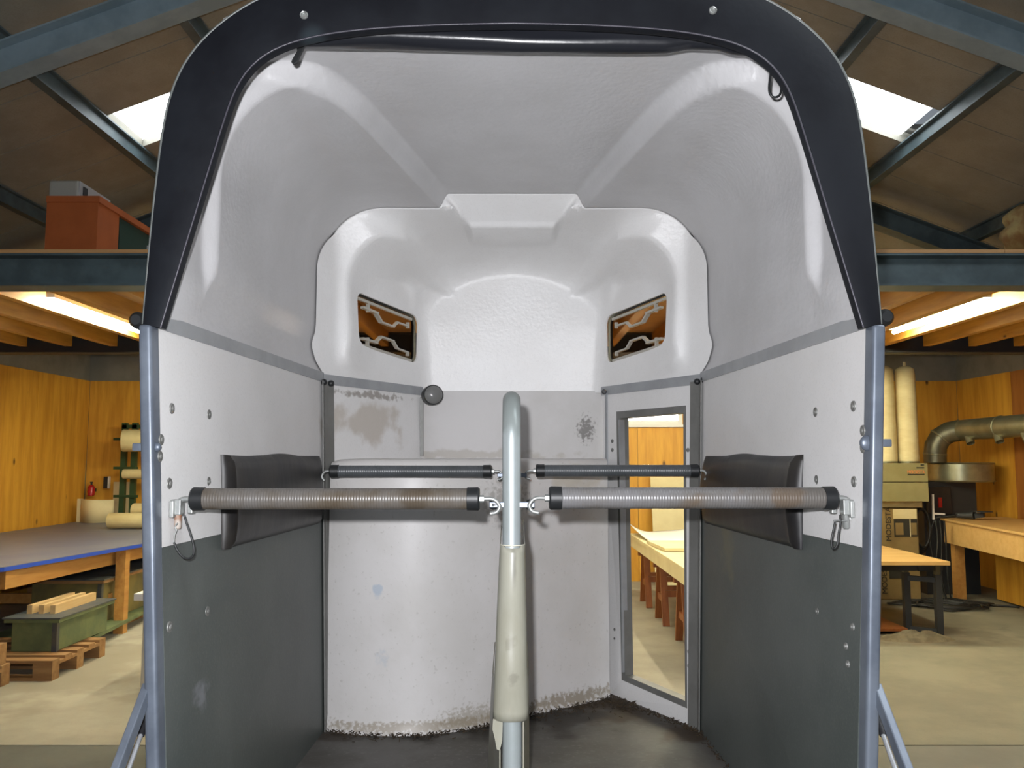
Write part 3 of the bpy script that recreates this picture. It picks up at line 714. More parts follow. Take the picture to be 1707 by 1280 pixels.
# latch keepers on the posts
for s, q in ((1, (1478, 738)), (-1, (229, 745))):
    mb = MB()
    a = at(q[0]-s*24, q[1], 1.915); b = at(q[0]+s*2, q[1], 1.915)
    mb.lathe(a+Vector((0, .03, 0)), (0, -1, 0), [(0, .018 if s > 0 else .011), (.008, .018 if s > 0 else .011), (.012, .012 if s > 0 else .007), (.013, .001)], 18)
    mb.bar(a+Vector((0, .03, 0)), b+Vector((0, .03, 0)), .022, .014, (0, 1, 0)); mb.bar(b+Vector((-s*.012, .02, 0)), b+Vector((s*.014, .02, 0)), .018, .022, (0, 1, 0))
    mb.obj('latch_keeper', M['galv'], TR, smooth=.7, bevel=.003)
# padded cushions on the side walls
for s in (-1, 1):
    ya, yb = 2.31, 3.27; nu, nv = 40, 14; vs = []
    for j in range(nv+1):
        v = j/nv
        for i in range(nu+1):
            u = i/nu; Y = lerp(ya, yb, u); z = lerp(HC-.245, HC+.012, v)-.006*math.sin(u*9)*(1 if v > .5 else 0)
            bul = (4*v*(1-v))**.35*(1-(2*abs(u-.5))**14)**.5 if 0 < u < 1 else 0
            th = .006+.028*max(0, bul)+.006*noise.noise(Vector((Y*3, z*9, s)))
            # stiff, turned rear edge standing proud
            th += .012*math.exp(-((u-.02)/.02)**2)
            vs.append(W(s, Y, z, th))
    m0 = len(vs)
    for j in range(nv+1):
        for i in range(nu+1): vs.append(W(s, lerp(ya, yb, i/nu), lerp(HC-.245, HC+.012, j/nv), .0005))
    q = nu+1
    fs = [(j*q+i, j*q+i+1, (j+1)*q+i+1, (j+1)*q+i) for j in range(nv) for i in range(nu)]
    rim_ = [i for i in range(q)]+[j*q+nu for j in range(1, nv+1)]+[nv*q+i for i in range(nu-1, -1, -1)]+[j*q for j in range(nv-1, 0, -1)]
    fs += [(rim_[i], rim_[(i+1) % len(rim_)], m0+rim_[(i+1) % len(rim_)], m0+rim_[i]) for i in range(len(rim_))]
    MB().add(vs, fs).obj('side_cushion', M['pad'], TR, smooth=1.2)
# brackets for the bars
for s in (-1, 1):
    mx_ = (lambda x_, s=s: x_ if s < 0 else 1707-x_)
    Yb = 2.02
    mb = MB()
    c1 = at(mx_(296), 845, Yb); mb.box(c1, (.024, .028, .036))
    mb.box(at(mx_(319), 845, Yb+.03), (.012, .02, .03))
    mb.box(W(s, Yb+.01, HC-.118, .006), (.010, .07, .04))
    br = mb.obj('bar_bracket', M['zinc'], TR, bevel=.002)
    MB().lathe(at(mx_(297), 858, Yb), (0, 0, -1), [(-.03, .0085), (.03, .0085), (.033, .006)], 14).obj('pin', M['zinc'] if s > 0 else M['rust'], br, smooth=.8)
    if s < 0: pth = [(307, 858), (311, 872), (318, 892), (323, 912), (322, 925), (315, 931), (306, 929), (296, 918), (290, 904)]
    else: pth = [(1400, 858), (1401, 872), (1398, 890), (1396, 907), (1391, 914), (1387, 912), (1386, 900), (1389, 885), (1392, 870)]
    MB().tube(spl([at(x_, y_, Yb-.02) for x_, y_ in pth]), .0026, 8).obj('lanyard', M['cable'], br, smooth=1)
    pth2 = [(290, 904), (291, 893), (294, 884), (292, 878), (296, 872)] if s < 0 else [(1389, 868), (1395, 867), (1403, 868), (1412, 868)]
    MB().tube(spl([at(x_, y_, Yb-.02) for x_, y_ in pth2]), .0018, 8).obj('clip', M['zinc'], br, smooth=1)
# ramp struts
for s in (-1, 1):
    mx_ = (lambda x_, s=s: x_ if s < 0 else 1707-x_)
    a = at(mx_(246), 1148, 1.94); b = at(mx_(196), 1282, 1.80); d = (b-a)
    st = MB().bar(a-d*.03, b+d*1.1, .018, .030, (0, 1, 0)).obj('ramp_strut', M['galv'], TR, bevel=.003)
    a2 = at(mx_(249), 1185, 1.99); b2 = at(mx_(213), 1285, 1.88)
    MB().tube([a2, a2+(b2-a2)*.42], .0085, 14).obj('gas_spring', M['black'], st, smooth=.8)
    MB().tube([a2+(b2-a2)*.42, b2+(b2-a2)*1.0], .0055, 12).obj('gas_spring_rod', M['alu'], st, smooth=.8)
# lowered ramp, chassis and wheels carry the trailer
MB().slab([(-.80, 1.90, ZF-.02), (.80, 1.90, ZF-.02), (.80, .30, .05), (-.80, .30, .05)], (0, 0, -.045)).obj('ramp', M['boardgrey'], TR)
mb = MB()
for s in (-1, 1): mb.bb(s*.45-.03, s*.45+.03, 1.97, 4.4, ZF-.16, ZF-.04)
mb.bb(-.8, .8, 2.8, 2.86, ZF-.2, ZF-.12); mb.bb(-.75, .75, 1.96, 2.02, ZF-.14, ZF-.04); mb.bb(-.05, .05, 4.3, 5.4, ZF-.16, ZF-.08)
mb.bb(-.5, .5, 4.3, 4.36, ZF-.16, ZF-.06); mb.bb(-.03, .03, 5.3, 5.36, 0.02, ZF-.08)
mb.obj('chassis', M['galv'], TR)
for s in (-1, 1):
    wh = MB().lathe((s*.93, 2.83, .31), (s, 0, 0), [(-.09, .20), (-.085, .29), (-.06, .31), (.06, .31), (.085, .29), (.09, .20)], 32).obj('wheel', M['tyre'], TR, smooth=.7)
    MB().lathe((s*.93, 2.83, .31), (s, 0, 0), [(.06, .19), (.085, .19), (.06, .14), (.07, .06), (.09, .05)], 24).obj('rim', M['zinc'], wh, smooth=.7)
    mb = MB(); vs = []
    for k in range(13):
        a = math.pi*k/12
        for xx in (.82, 1.04): vs.append((s*xx, 2.83-.36*math.cos(a), .31+.36*math.sin(a)))
    MB().add(vs, [(2*k, 2*k+1, 2*k+3, 2*k+2) for k in range(12)]).obj('mudguard', M['rubber'], TR, solid=.008)
MB().bb(-.035, .035, 5.15, 5.55, ZF-.1, ZF+.0).obj('tow_head', M['rubber'], TR)

# ------------------------------------------------------------------ centre partition: bent tube frame with a plastic sleeve
DV = thing('partition_frame', 'galvanised bent tube frame standing in the middle of the trailer, lower half in a pale plastic sleeve', 'partition', (0, 2.06, ZF))
rp = .0228; Yp = 2.06; zt = HC+.152
arc = [(0, Yp, ZF), (0, Yp, ZF+.6), (-.001, Yp, zt-.11)]
for k in range(1, 10):
    a = math.pi/2*k/9; arc.append((-.001, Yp+.11-.11*math.cos(a), zt-.11+.11*math.sin(a)))
arc += [(0, 2.7, zt), (0, 3.05, zt)]
for k in range(1, 8):
    a = math.pi/2*k/8; arc.append((0, 3.05+.11*math.sin(a), zt-.11+.11*math.cos(a)))
arc += [(0, 3.16, zt-.15), (0, 3.16, ZF)]
MB().tube(arc, rp, 28).obj('tube_frame', M['galvpipe'], DV, smooth=.9)
def zat(py, Y): return at(853, py, Y).z
ztop = zat(910, Yp-.03); zbot = zat(1205, Yp-.03)
vs = []; rows = 22; ncol = 25
def edges(z):
    t = (ztop-z)/(ztop-zbot)
    l = lerp(-.0285, -.0455, min(1.15, t)**.9); r = lerp(.0310, .0385, min(1.1, t))
    return l, r
def sleeve_row(z, full_=True):
    l, r = edges(z); row = []
    row.append((l-.006, 2.9)); row.append((l-.003, 2.4)); row.append((l, Yp+.03))
    cxx = (l+r)/2; hw = (r-l)/2
    for k in range(1, 16):
        a = math.pi*k/16
        row.append((cxx-hw*math.cos(a), Yp+.01-(.038+.003*math.sin(z*30))*math.sin(a)))
    row.append((r, Yp+.03)); row.append((r+.003, 2.4)); row.append((r+.006, 2.9))
    return row
zz = [lerp(ztop, zbot, k/(rows-1)) for k in range(rows)]
rowsv = [sleeve_row(z) for z in zz]; nc = len(rowsv[0])
vs = []
for z, row in zip(zz, rowsv):
    for i, (a, b) in enumerate(row):
        dz = .010*math.cos((i-nc/2)/nc*6)*(1 if z == zz[0] else 0)
        vs.append((a, b, z-(.006 if (z == zz[0] and 6 < i < 14) else 0)))
MB().add(vs, [(j*nc+i, j*nc+i+1, (j+1)*nc+i+1, (j+1)*nc+i) for j in range(rows-1) for i in range(nc-1)]).obj('plastic_sleeve', M['sleeve'], DV, smooth=1, solid=.0022, soff=0)
slv = [c for c in C.objects if c.name.startswith('plastic_sleeve')][0]
for sd in (-1, 1):
    vs = []
    z2 = [lerp(zbot+.001, ZF+.03, k/6) for k in range(7)]
    for z in z2:
        l, r = edges(z); e_ = l-.018*(zbot-z)/(zbot-ZF) if sd < 0 else r
        fl_ = -.022*(1-(zbot-z)/(zbot-ZF)) if sd < 0 else 0
        vs += [(sd*.028-.001, Yp+.012, z), (e_+sd*.009, 2.5, z), (e_+sd*.012, 2.9, z)]
    MB().add(vs, [(j*3+i, j*3+i+1, (j+1)*3+i+1, (j+1)*3+i) for j in range(6) for i in range(2)]).obj('sleeve_tail', M['sleeve'], slv, solid=.003, soff=0)
# torn tongue at the left
MB().slab([at(x_, y_, Yp-.012) for x_, y_ in ((822, 1198), (838, 1204), (837, 1235), (833, 1251), (828, 1249), (825, 1232), (821, 1216))], (0, .003, 0)).obj('torn_tongue', M['sleeve'], slv)
row = rowsv[0]; MB().tube([(a, b, ztop) for a, b in row[2:-2]], .0016, 6).obj('sleeve_rim', M['sleeve_edge'], slv)
# eye plate that takes the hooks
mb = MB()
for Yq, zq in ((Yp, zat(841, Yp)), (3.16, HC-.06)):
    mb.bb(-.055, .055, Yq-.012, Yq+.012, zq-.007, zq+.007)
mb.obj('eye_plate', M['galv'], DV, bevel=.002)
for s in (-1, 1):
    MB().lathe((s*.035, Yp, zat(841, Yp)), (s, 0, 0), [(0, .012), (.012, .013), (.02, .009)], 12).obj('rubber_bush', M['rubber'], DV, smooth=.8)

# ------------------------------------------------------------------ bars
def make_bar(name, x0, x1, py0, py1, Y, r, mt, lab, grp, s, outer_hook):
    """x0: end towards the trailer wall, x1: end towards the partition (px)"""
    a = at(x0, py0, Y); b = at(x1, py1, Y); a.z = b.z = (a.z+b.z)/2
    c = (a+b)/2; t = thing(name, lab, 'bar', tuple(c), grp); d = (b-a).normalized()
    MB().tube([lerp(a, b, k/30) for k in range(31)], r*.955, 26).obj('hose_cover', mt, t, smooth=.9)
    cl = .030 if outer_hook else .032
    for p, dd in ((a, d), (b, -d)):
        MB().lathe(p-dd*.004, dd, [(0, r*.5), (0, r*.92), (.004, r*1.06), (cl, r*1.04), (cl+.001, r*.9)], 26).obj('end_cap', M['rubber'], t, smooth=.6)
    # inner hook
    sc_ = r/.0265
    n0 = b+d*.004
    MB().lathe(n0, d, [(-.004, .009*sc_), (.010*sc_, .009*sc_)], 6).obj('nut', M['zinc'], t)
    h = [n0+d*.01, n0+d*.028*sc_, n0+d*.040*sc_+Vector((0, 0, -.006)), n0+d*.047*sc_+Vector((0, 0, -.018*sc_)), n0+d*.040*sc_+Vector((0, 0, -.031*sc_)), n0+d*.025*sc_+Vector((0, 0, -.035*sc_))]
    MB().tube(spl(h), .0048*sc_, 10).obj('hook', M['zinc'] if not (s > 0 and outer_hook) else M['zinc'], t, smooth=1)
    if outer_hook:
        h = [a-d*.002, a-d*.012, a-d*.025+Vector((0, 0, -.001)), a-d*.035+Vector((0, 0, -.008)), a-d*.037+Vector((0, 0, -.022)), a-d*.037+Vector((0, 0, -.05))]
        MB().tube(spl(h), .0065, 10).obj('bent_rod', M['zinc'], t, smooth=1)
    else:
        h = [a, a-d*.02, a-d*.03+Vector((0, 0, -.008)), a-d*.034+Vector((0, 0, -.022)), a-d*.025+Vector((0, 0, -.034))]
        MB().tube(spl(h), .0045, 10).obj('wall_hook', M['zinc'], t, smooth=1)
    return t
make_bar('breech_bar', 323, 797, 831, 832, 2.02, .0265, M['bar_brown'], 'thick grey ribbed bar stained brown, nearest on the left side', 'rear bars across the stalls', -1, True)
make_bar('breech_bar', 1390, 918, 829, 831, 2.02, .0265, M['bar_front'], 'thick clean grey ribbed bar, nearest on the right side', 'rear bars across the stalls', 1, True)
make_bar('breast_bar', 552, 818, 786, 785, 3.16, .0230, M['bar_breast'], 'thinner dark grey bar further in, left of the pole', 'front bars across the stalls', -1, False)
make_bar('breast_bar', 1163, 895, 783, 786, 3.16, .0230, M['bar_breast'], 'thinner dark grey bar further in, right of the pole, across the doorway', 'front bars across the stalls', 1, False)

# ------------------------------------------------------------------ LEFT SIDE of the hall
ZT = HC-.80
t = thing('workbench', 'long workbench with dark top and bright blue edge along the left plywood wall', 'workbench', (-4.6, 8.6, 0))
x0, x1, ya, yb = -5.58, -3.62, 6.05, 11.9-.9
tp = [(-5.58, 6.0), (-4.05, 6.0), (-3.78, 6.35), (-3.50, 8.2), (-3.42, 11.1), (-5.58, 11.1)]
MB().slab([(a, b, ZT) for a, b in tp], (0, 0, -.004)).obj('tabletop', M['bluetop'], t)
MB().slab([(a, b, ZT-.0045) for a, b in tp], (0, 0, -.030)).obj('edge_band', M['blueedge'], t)
za = ZT-.036
MB().bar((-3.83, 6.42, za-.07), (-3.50, 11.0, za-.07), .045, .14).obj('apron', M['benchwood'], t)
MB().bar((-5.5, 6.35, za-.07), (-3.84, 6.35, za-.07), .045, .14).obj('apron', M['benchwood'], t)
MB().bar((-5.5, 6.40, za-.07), (-5.5, 11.0, za-.07), .045, .14).obj('apron', M['benchwood'], t)
for lx, ly in ((-3.62, 7.93), (-4.02, 6.5), (-5.45, 6.5), (-5.45, 7.9), (-3.58, 10.8), (-5.45, 10.8)):
    MB().bb(lx-.045, lx+.045, ly-.045, ly+.045, 0, za).obj('leg', M['benchwood'], t)
MB().bar((-5.4, 7.9, .32), (-3.7, 7.9, .32), .04, .09).obj('stretcher', M['benchwood'], t)
# rolls lying on the bench
def roll(p0, p1, r, lab, nm='paper_roll', mt='paperroll'):
    t_ = thing(nm, lab, 'roll', tuple((Vector(p0)+Vector(p1))/2), 'pale rolls on the bench end')
    d = Vector(p1)-Vector(p0); L_ = d.length
    MB().lathe(p0, d, [(0, r*.28), (0, r*.96), (.008, r), (L_-.008, r), (L_, r*.96), (L_, r*.28), (L_-.05, r*.28)], 26).obj('sheet', M[mt], t_, smooth=.7)
    MB().lathe(p0, d, [(.001, r*.28), (.001, r*.2), (.05, r*.2)], 16).obj('core', M['carton'], t_, smooth=.7)
    return t_
pr = at(186, 852, 9.9); roll((pr.x+.05, 9.75, ZT+.095), (pr.x+1.25, 9.75, ZT+.095), .088, 'lowest and nearest of the three pale rolls stacked on the bench end')
roll((pr.x+.20, 10.02, ZT+.195), (pr.x+1.35, 10.02, ZT+.195), .085, 'middle pale roll of the three stacked on the bench end')
roll((pr.x+.32, 10.30, ZT+.29), (pr.x+1.40, 10.30, ZT+.29), .075, 'uppermost pale roll of the three stacked on the bench end')
for rx, rz in ((10.02, .10), (10.30, .10), (10.30, .20)):   # supporting rolls beneath, mostly hidden
    MB().bb(pr.x+.4, pr.x+1.3, rx-.08, rx+.08, ZT, ZT+rz).obj('packing_block', M['carton']) if False else None
o = MB().bb(pr.x+.45, pr.x+1.3, 9.93, 10.12, ZT, ZT+.11).obj('packing_block', M['carton']); tag(o, 'low brown carton under the middle pale roll', 'box')
o = MB().bb(pr.x+.45, pr.x+1.3, 10.22, 10.40, ZT, ZT+.215).obj('packing_block', M['carton']); tag(o, 'taller brown carton under the uppermost pale roll', 'box')
# coiled veneer standing behind the bench
a = at(122, 832, 10.7); b = at(184, 870, 10.7)
t = thing('veneer_sheet', 'coiled pale veneer sheet standing upright at the far end of the bench', 'sheet', ((a.x+b.x)/2, 10.8, ZT))
vs = []
ks = 26
for k in range(ks):
    u = k/(ks-1); X_ = lerp(a.x, b.x, .12+.88*u); Y_ = 10.78-.16*math.sin(u*math.pi); vs += [(X_, Y_, ZT), (X_, Y_, a.z-.01*u)]
MB().add(vs, [(2*k, 2*k+1, 2*k+3, 2*k+2) for k in range(ks-1)]).obj('sheet', M['pale'], t, smooth=1, solid=.006)
MB().bb(a.x, a.x+.07, 10.80, 10.81, ZT, a.z).obj('folded_edge', M['pale'], t)
# fire extinguisher hanging on the far wall, switch box, conduit
p = at(152, 817, YB-.10)
t = thing('fire_extinguisher', 'small red fire extinguisher hanging on the far plywood wall', 'extinguisher', tuple(p))
MB().lathe(p+Vector((0, 0, -.075)), (0, 0, 1), [(0, .03), (.01, .045), (.11, .045), (.135, .03), (.145, .014)], 18).obj('cylinder', M['red'], t, smooth=.8)
MB().lathe(p+Vector((0, 0, .065)), (0, 0, 1), [(0, .014), (.03, .012), (.035, .02), (.045, .02)], 12).obj('valve', M['black'], t)
MB().bb(p.x-.02, p.x+.02, p.y+.04, YB, p.z-.02, p.z+.02).obj('wall_hook', M['black'], t)
p = at(179, 804, YB); q = at(178, 804, YB)
t = thing('switch_box', 'narrow black switch box on the far wall left of the green rack', 'switch', tuple(p))
MB().bb(p.x-.028, p.x+.028, YB-.05, YB, p.z-.075, p.z+.075).obj('housing', M['black'], t); MB().bb(p.x+.028, p.x+.042, YB-.05, YB, p.z-.078, p.z+.078).obj('side_cover', M['winframe'], t)
p = at(142, 800, YB)
tag(MB().tube([(p.x, YB-.014, ZT-.1), (p.x, YB-.014, at(142, 768, YB).z)], .011, 10).obj('conduit', M['duct'], None, smooth=1), 'thin grey conduit running down the far wall corner', 'pipe')
# green steel rack with rolls on pegs
Yr = 10.9
def xz(px, py, Y=Yr): return at(px, py, Y)
t = thing('storage_rack', 'dark green steel rack with side pegs holding rolls, behind the left post', 'rack', tuple(xz(215, 1000)))
for px_ in (209, 226):
    a = xz(px_, 705)
    MB().bb(a.x-.032, a.x+.032, Yr-.03, Yr+.03, 0, a.z).obj('upright', M['greensteel'], t)
a = xz(205, 708); b = xz(262, 708); MB().bb(a.x, b.x, Yr-.03, Yr+.03, a.z-.05, a.z).obj('crossbar', M['greensteel'], t)
for py_ in (732, 780, 827, 880):
    a = xz(191, py_); b = xz(232, py_)
    MB().bar((a.x, Yr-.02, a.z), (b.x, Yr-.05, a.z), .03, .035).obj('peg', M['greensteel'], t)
o = roll(tuple(xz(222, 735)+Vector((0, -.30, 0))), tuple(xz(250, 735)+Vector((.5, -.12, 0))), .14, 'fat cream roll high on the green rack')
o['group'] = 'rolls on the green rack'
o = roll(tuple(xz(206, 790, Yr-.15)), tuple(xz(262, 790, Yr-.15)), .062, 'slim yellow and cream roll hanging halfway up the green rack'); o['group'] = 'rolls on the green rack'
a = xz(206, 790, Yr-.15); b = xz(262, 790, Yr-.15)
MB().bar((a.x, Yr-.15, a.z), (b.x, Yr-.15, b.z), .02, .02).obj('roll_rod', M['greensteel'], t)
for xx_ in (a.x+.02, b.x-.02): MB().bar((xx_, Yr-.16, a.z), (xx_, Yr, a.z), .02, .02).obj('rod_arm', M['greensteel'], t)
o = MB().bb(at(190, 803, YB-.04).x, at(227, 803, YB-.04).x, YB-.05, YB-.02, 0, at(190, 803, YB).z).obj('sheet_board', M['pale']); tag(o, 'pale board leaning on the far wall behind the green rack', 'board')
# grey-white cabinet standing behind the left post
a = at(234, 1045, 6.05)
t = thing('pedestal_cabinet', 'narrow pale grey cabinet with overhanging white top right behind the left post', 'cabinet', (a.x+.25, 6.25, 0))
zc = at(228, 988, 6.0).z
MB().bb(at(235, 1100, 6).x, at(235, 1100, 6).x+.5, 6.0, 6.5, 0, zc-.05).obj('body', M['whitebox'], t, bevel=.01); MB().bb(at(227, 988, 6).x, at(227, 988, 6).x+.56, 5.96, 6.54, zc-.05, zc).obj('top', M['winframe'], t, bevel=.006)
# pallets
def pallet(name, lab, cx_, cy_, rz, z0=0, Lx=1.2, Ly=.8, grp='euro pallets under the bench', mt='palletwood'):
    t_ = thing(name, lab, 'pallet', (cx_, cy_, z0), grp)
    def loc(mb): return mb
    def part(nm, mb):
        o = mb.obj(nm, M[mt], None); o.parent = t_; return o
    for k in range(5):
        yy = lerp(-Ly/2+.05, Ly/2-.05, k/4); part('board', MB().bb(-Lx/2, Lx/2, yy-.05, yy+.05, .122, .144))
    for k in range(3):
        xx = lerp(-Lx/2+.07, Lx/2-.07, k/2); part('cross_board', MB().bb(xx-.07, xx+.07, -Ly/2, Ly/2, .100, .122))
        for j in range(3):
            yy = lerp(-Ly/2+.05, Ly/2-.05, j/2); part('block', MB().bb(xx-.07, xx+.07, yy-.05, yy+.05, .022, .100))
    for j in range(3):
        yy = lerp(-Ly/2+.05, Ly/2-.05, j/2); part('skid', MB().bb(-Lx/2, Lx/2, yy-.05, yy+.05, 0, .022))
    t_.rotation_euler = (0, 0, rz); return t_
pz = 0
pallet('pallet', 'wooden pallet on the floor under the pale green mould box', -3.93, 6.64, 0, 0, 1.2, .8)
pallet('pallet', 'lower pallet of the stack at the left edge', -4.10, 5.78, 0, 0, 1.0, .8)
pallet('pallet', 'upper pallet of the stack at the left edge', -4.12, 5.76, 0, .146, 1.0, .8)
# mould boxes
def mould(lab, x0, x1, y0, y1, z0, z1, m1, lip, slats=False, rz=0):
    t_ = thing('mould_box', lab, 'box', ((x0+x1)/2, (y0+y1)/2, z0), 'mould boxes under the bench')
    MB().bb(x0, x1, y0, y1, z0, z1-.04).obj('body', M[m1], t_, bevel=.006)
    MB().bb(x0-.04, x1+.04, y0-.04, y1+.04, z1-.04, z1-.012).obj('flange', M[lip], t_, bevel=.003)
    MB().bb(x0-.05, x1+.05, y0-.05, y1+.05, z1-.012, z1).obj('top_sheet', M['moulddark'], t_, bevel=.003)
    MB().bb(x1-.03, x1+.008, y0-.008, y0+.03, z0-.0, z1-.04).obj('corner_strip', M['moulddark'], t_)
    if slats:
        for k in range(3):
            xx = lerp(x0+.06, x1-.10, k/2)
            MB().bb(xx-.02, xx+.02, y0+.12, y1-.05, z1, z1+.065).obj('wood_strip', M['lightwood'], t_)
    return t_
mould('pale green mould box with three wood strips on top, on the pallet', -3.80, -3.46, 6.52, 7.33, .146, .405, 'green_mould', 'green_mould', True)
mould('dull yellow brown mould box further back beside the bench leg', -4.35, -3.72, 7.74, 9.2, .122, .52, 'green_mould2', 'palletwood')
o = MB().slab([(-4.4, 7.12, .12), (-3.50, 7.12, .12), (-3.66, 9.3, .12), (-4.4, 9.3, .12)], (0, 0, -.03)).obj('base_board', M['green_mould']); tag(o, 'green painted board lying low behind the pallet, under the brown box', 'board')
o = MB().bb(-4.3, -3.75, 7.2, 9.2, 0, .088).obj('timber_bearer', M['palletwood']); tag(o, 'dark timber bearer under the green painted board', 'timber')
for z_, l_ in ((.35, 0), (.44, 1), (.53, 2)):
    pass
o = MB().bb(-5.5, -4.35, 9.7, 11.0, 0, .42).obj('timber_stack', M['palletwood']); tag(o, 'dark timber offcuts stacked in the shade under the bench', 'timber')
# cabinet on the loft with silver case
zd = ZB1+.022
Yc = 5.45
a = at(73, 400, Yc); b = at(160, 335, Yc)
zt_ = at(80, 330, Yc).z; xa = at(75, 400, Yc).x; xb = at(161, 400, Yc).x
t = thing('sideboard', 'reddish brown cabinet with dark green sliding doors on the loft', 'cabinet', ((xa+xb)/2, Yc+1, zd))
Yc2 = Yc+2.2
MB().bb(xa, xb, Yc, Yc+.02, zd, zt_-.03).obj('end_panel', M['cabwood'], t)
MB().bb(xa-.0, xb+.012, Yc-.01, Yc2, zt_-.03, zt_+.012).obj('top', M['cabwood'], t)
MB().bb(xa, xa+.02, Yc+.02, Yc2, zd, zt_-.03).obj('back_panel', M['cabwood'], t)
MB().bb(xa+.02, xb, Yc+.02, Yc2, zd, zd+.02).obj('bottom', M['cabwood'], t)
MB().bb(xb-.03, xb, Yc+.02, Yc+.30, zd, zt_-.03).obj('front_stile', M['cabwood'], t)
for k in range(3):
    y0 = Yc+.34+k*.6
    dr = MB().bb(xb-.03, xb-.012, y0, y0+.585, zd+.02, zt_-.035).obj('sliding_door', M['cabgreen'], t)
    MB().bb(xb-.012, xb-.002, y0+.44, y0+.47, zt_-.24, zt_-.12).obj('handle', M['silver'], dr)
    MB().bb(xb-.02, xb-.006, y0+.585, y0+.597, zd+.02, zt_-.035).obj('door_edge', M['deck'], dr)
p0 = at(80, 325, Yc+.05); p1 = at(131, 300, Yc+.05)
t = thing('carry_case', 'grey carrying case with bright silver latch side, on top of the loft cabinet', 'case', ((p0.x+p1.x)/2, Yc+.3, zt_+.012))
MB().bb(p0.x, p1.x, Yc+.05, Yc+.50, zt_+.012, p1.z).obj('shell', M['casegrey'], t, bevel=.02, seg=3)
MB().bb(p1.x-.004, p1.x+.006, Yc+.06, Yc+.49, zt_+.016, p1.z-.004).obj('latch_side', M['silver'], t, bevel=.002)
MB().bb(p1.x+.006, p1.x+.014, Yc+.10, Yc+.15, zt_+.05, p1.z-.03).obj('latch', M['black'], t); MB().bb(p1.x+.006, p1.x+.02, Yc+.20, Yc+.33, zt_+.018, zt_+.04).obj('handle', M['black'], t)

# ------------------------------------------------------------------ RIGHT SIDE of the hall
# dust collector
Yd = 9.7
t = thing('dust_collector', 'olive dust extractor with two tall cream filter bags, drum fan and printed collection sacks', 'machine', tuple(Vector((4.6, Yd, 0))))
def X_(px, Y): return at(px, 765, Y).x
def Z_(py, Y): return at(1500, py, Y).z
for pa, pb in ((1460, 1495), (1497, 1531)):
    c_ = (X_(pa, Yd+.2)+X_(pb, Yd+.2))/2; r = (X_(pb, Yd+.2)-X_(pa, Yd+.2))/2; z0, z1 = Z_(771, Yd), Z_(607, Yd)
    prf = [(0, r*.96), (.02, r*1.0)]
    for k in range(1, 30):
        u = k/30; prf.append((lerp(.02, z1-z0-.07, u), r*(1.02-.10*u+.012*math.sin(u*55)*max(0, .35-u)*4)))
    prf += [(z1-z0-.04, r*.86), (z1-z0-.01, r*.5), (z1-z0, r*.15), (z1-z0+.05, r*.12)]
    bg = MB().lathe((c_, Yd+.2, z0), (0, 0, 1), prf, 26).obj('filter_bag', M['bag'], t, smooth=.9)
    MB().lathe((c_, Yd+.2, z0-.005), (0, 0, 1), [(0, r*1.02), (.02, r*1.03)], 26).obj('clamp_band', M['duct'], bg)
x0_, x1_ = X_(1435, Yd), X_(1546, Yd)
MB().bb(x0_, x1_, Yd, Yd+.5, Z_(803, Yd), Z_(772, Yd)).obj('filter_housing', M['machine'], t, bevel=.006)
MB().bb(x0_, x1_, Yd+.003, Yd+.5, Z_(836, Yd), Z_(804, Yd)).obj('lower_housing', M['machine'], t, bevel=.006)
MB().bb(x0_+.05, X_(1536, Yd), Yd+.03, Yd+.45, Z_(846, Yd), Z_(836, Yd)).obj('outlet_collar', M['duct'], t)
def text(s_, name, p, size, m, parent, rz=0, ry=0, ext=.002, ax='x', sx=1):
    cu = bpy.data.curves.new(name, 'FONT'); cu.body = s_; cu.size = size; cu.extrude = ext; cu.align_x = 'CENTER'; cu.align_y = 'CENTER'
    to = bpy.data.objects.new(name, cu); C.objects.link(to)
    dg = bpy.context.evaluated_depsgraph_get(); me = bpy.data.meshes.new_from_object(to.evaluated_get(dg)); bpy.data.objects.remove(to, do_unlink=True)
    me.transform(Matrix.Translation(Vector(p)-base(parent)) @ Matrix.Rotation(rz, 4, 'Z') @ Matrix.Rotation(ry, 4, 'Y') @ Matrix.Rotation(math.pi/2, 4, 'X') @ Matrix.Scale(sx, 4, (1, 0, 0)))
    me.materials.append(m); o = bpy.data.objects.new(name, me); C.objects.link(o); o.parent = parent; return o
text('MODESTA', 'maker_lettering', (X_(1526, Yd), Yd-.003, Z_(787, Yd)), .052, M['orange_ink'], t, sx=.86)
MB().bb(X_(1512, Yd), X_(1540, Yd), Yd-.002, Yd+.001, Z_(791.6, Yd), Z_(790, Yd)).obj('lettering_line', M['cartonprint'], t)
MB().bb(X_(1534, Yd), X_(1540, Yd), Yd-.002, Yd+.001, Z_(776, Yd), Z_(774, Yd)).obj('vent_slot', M['black'], t)
MB().bb(X_(1527, Yd), X_(1540, Yd), Yd-.002, Yd+.001, Z_(780.5, Yd), Z_(778.5, Yd)).obj('vent_slot', M['black'], t)
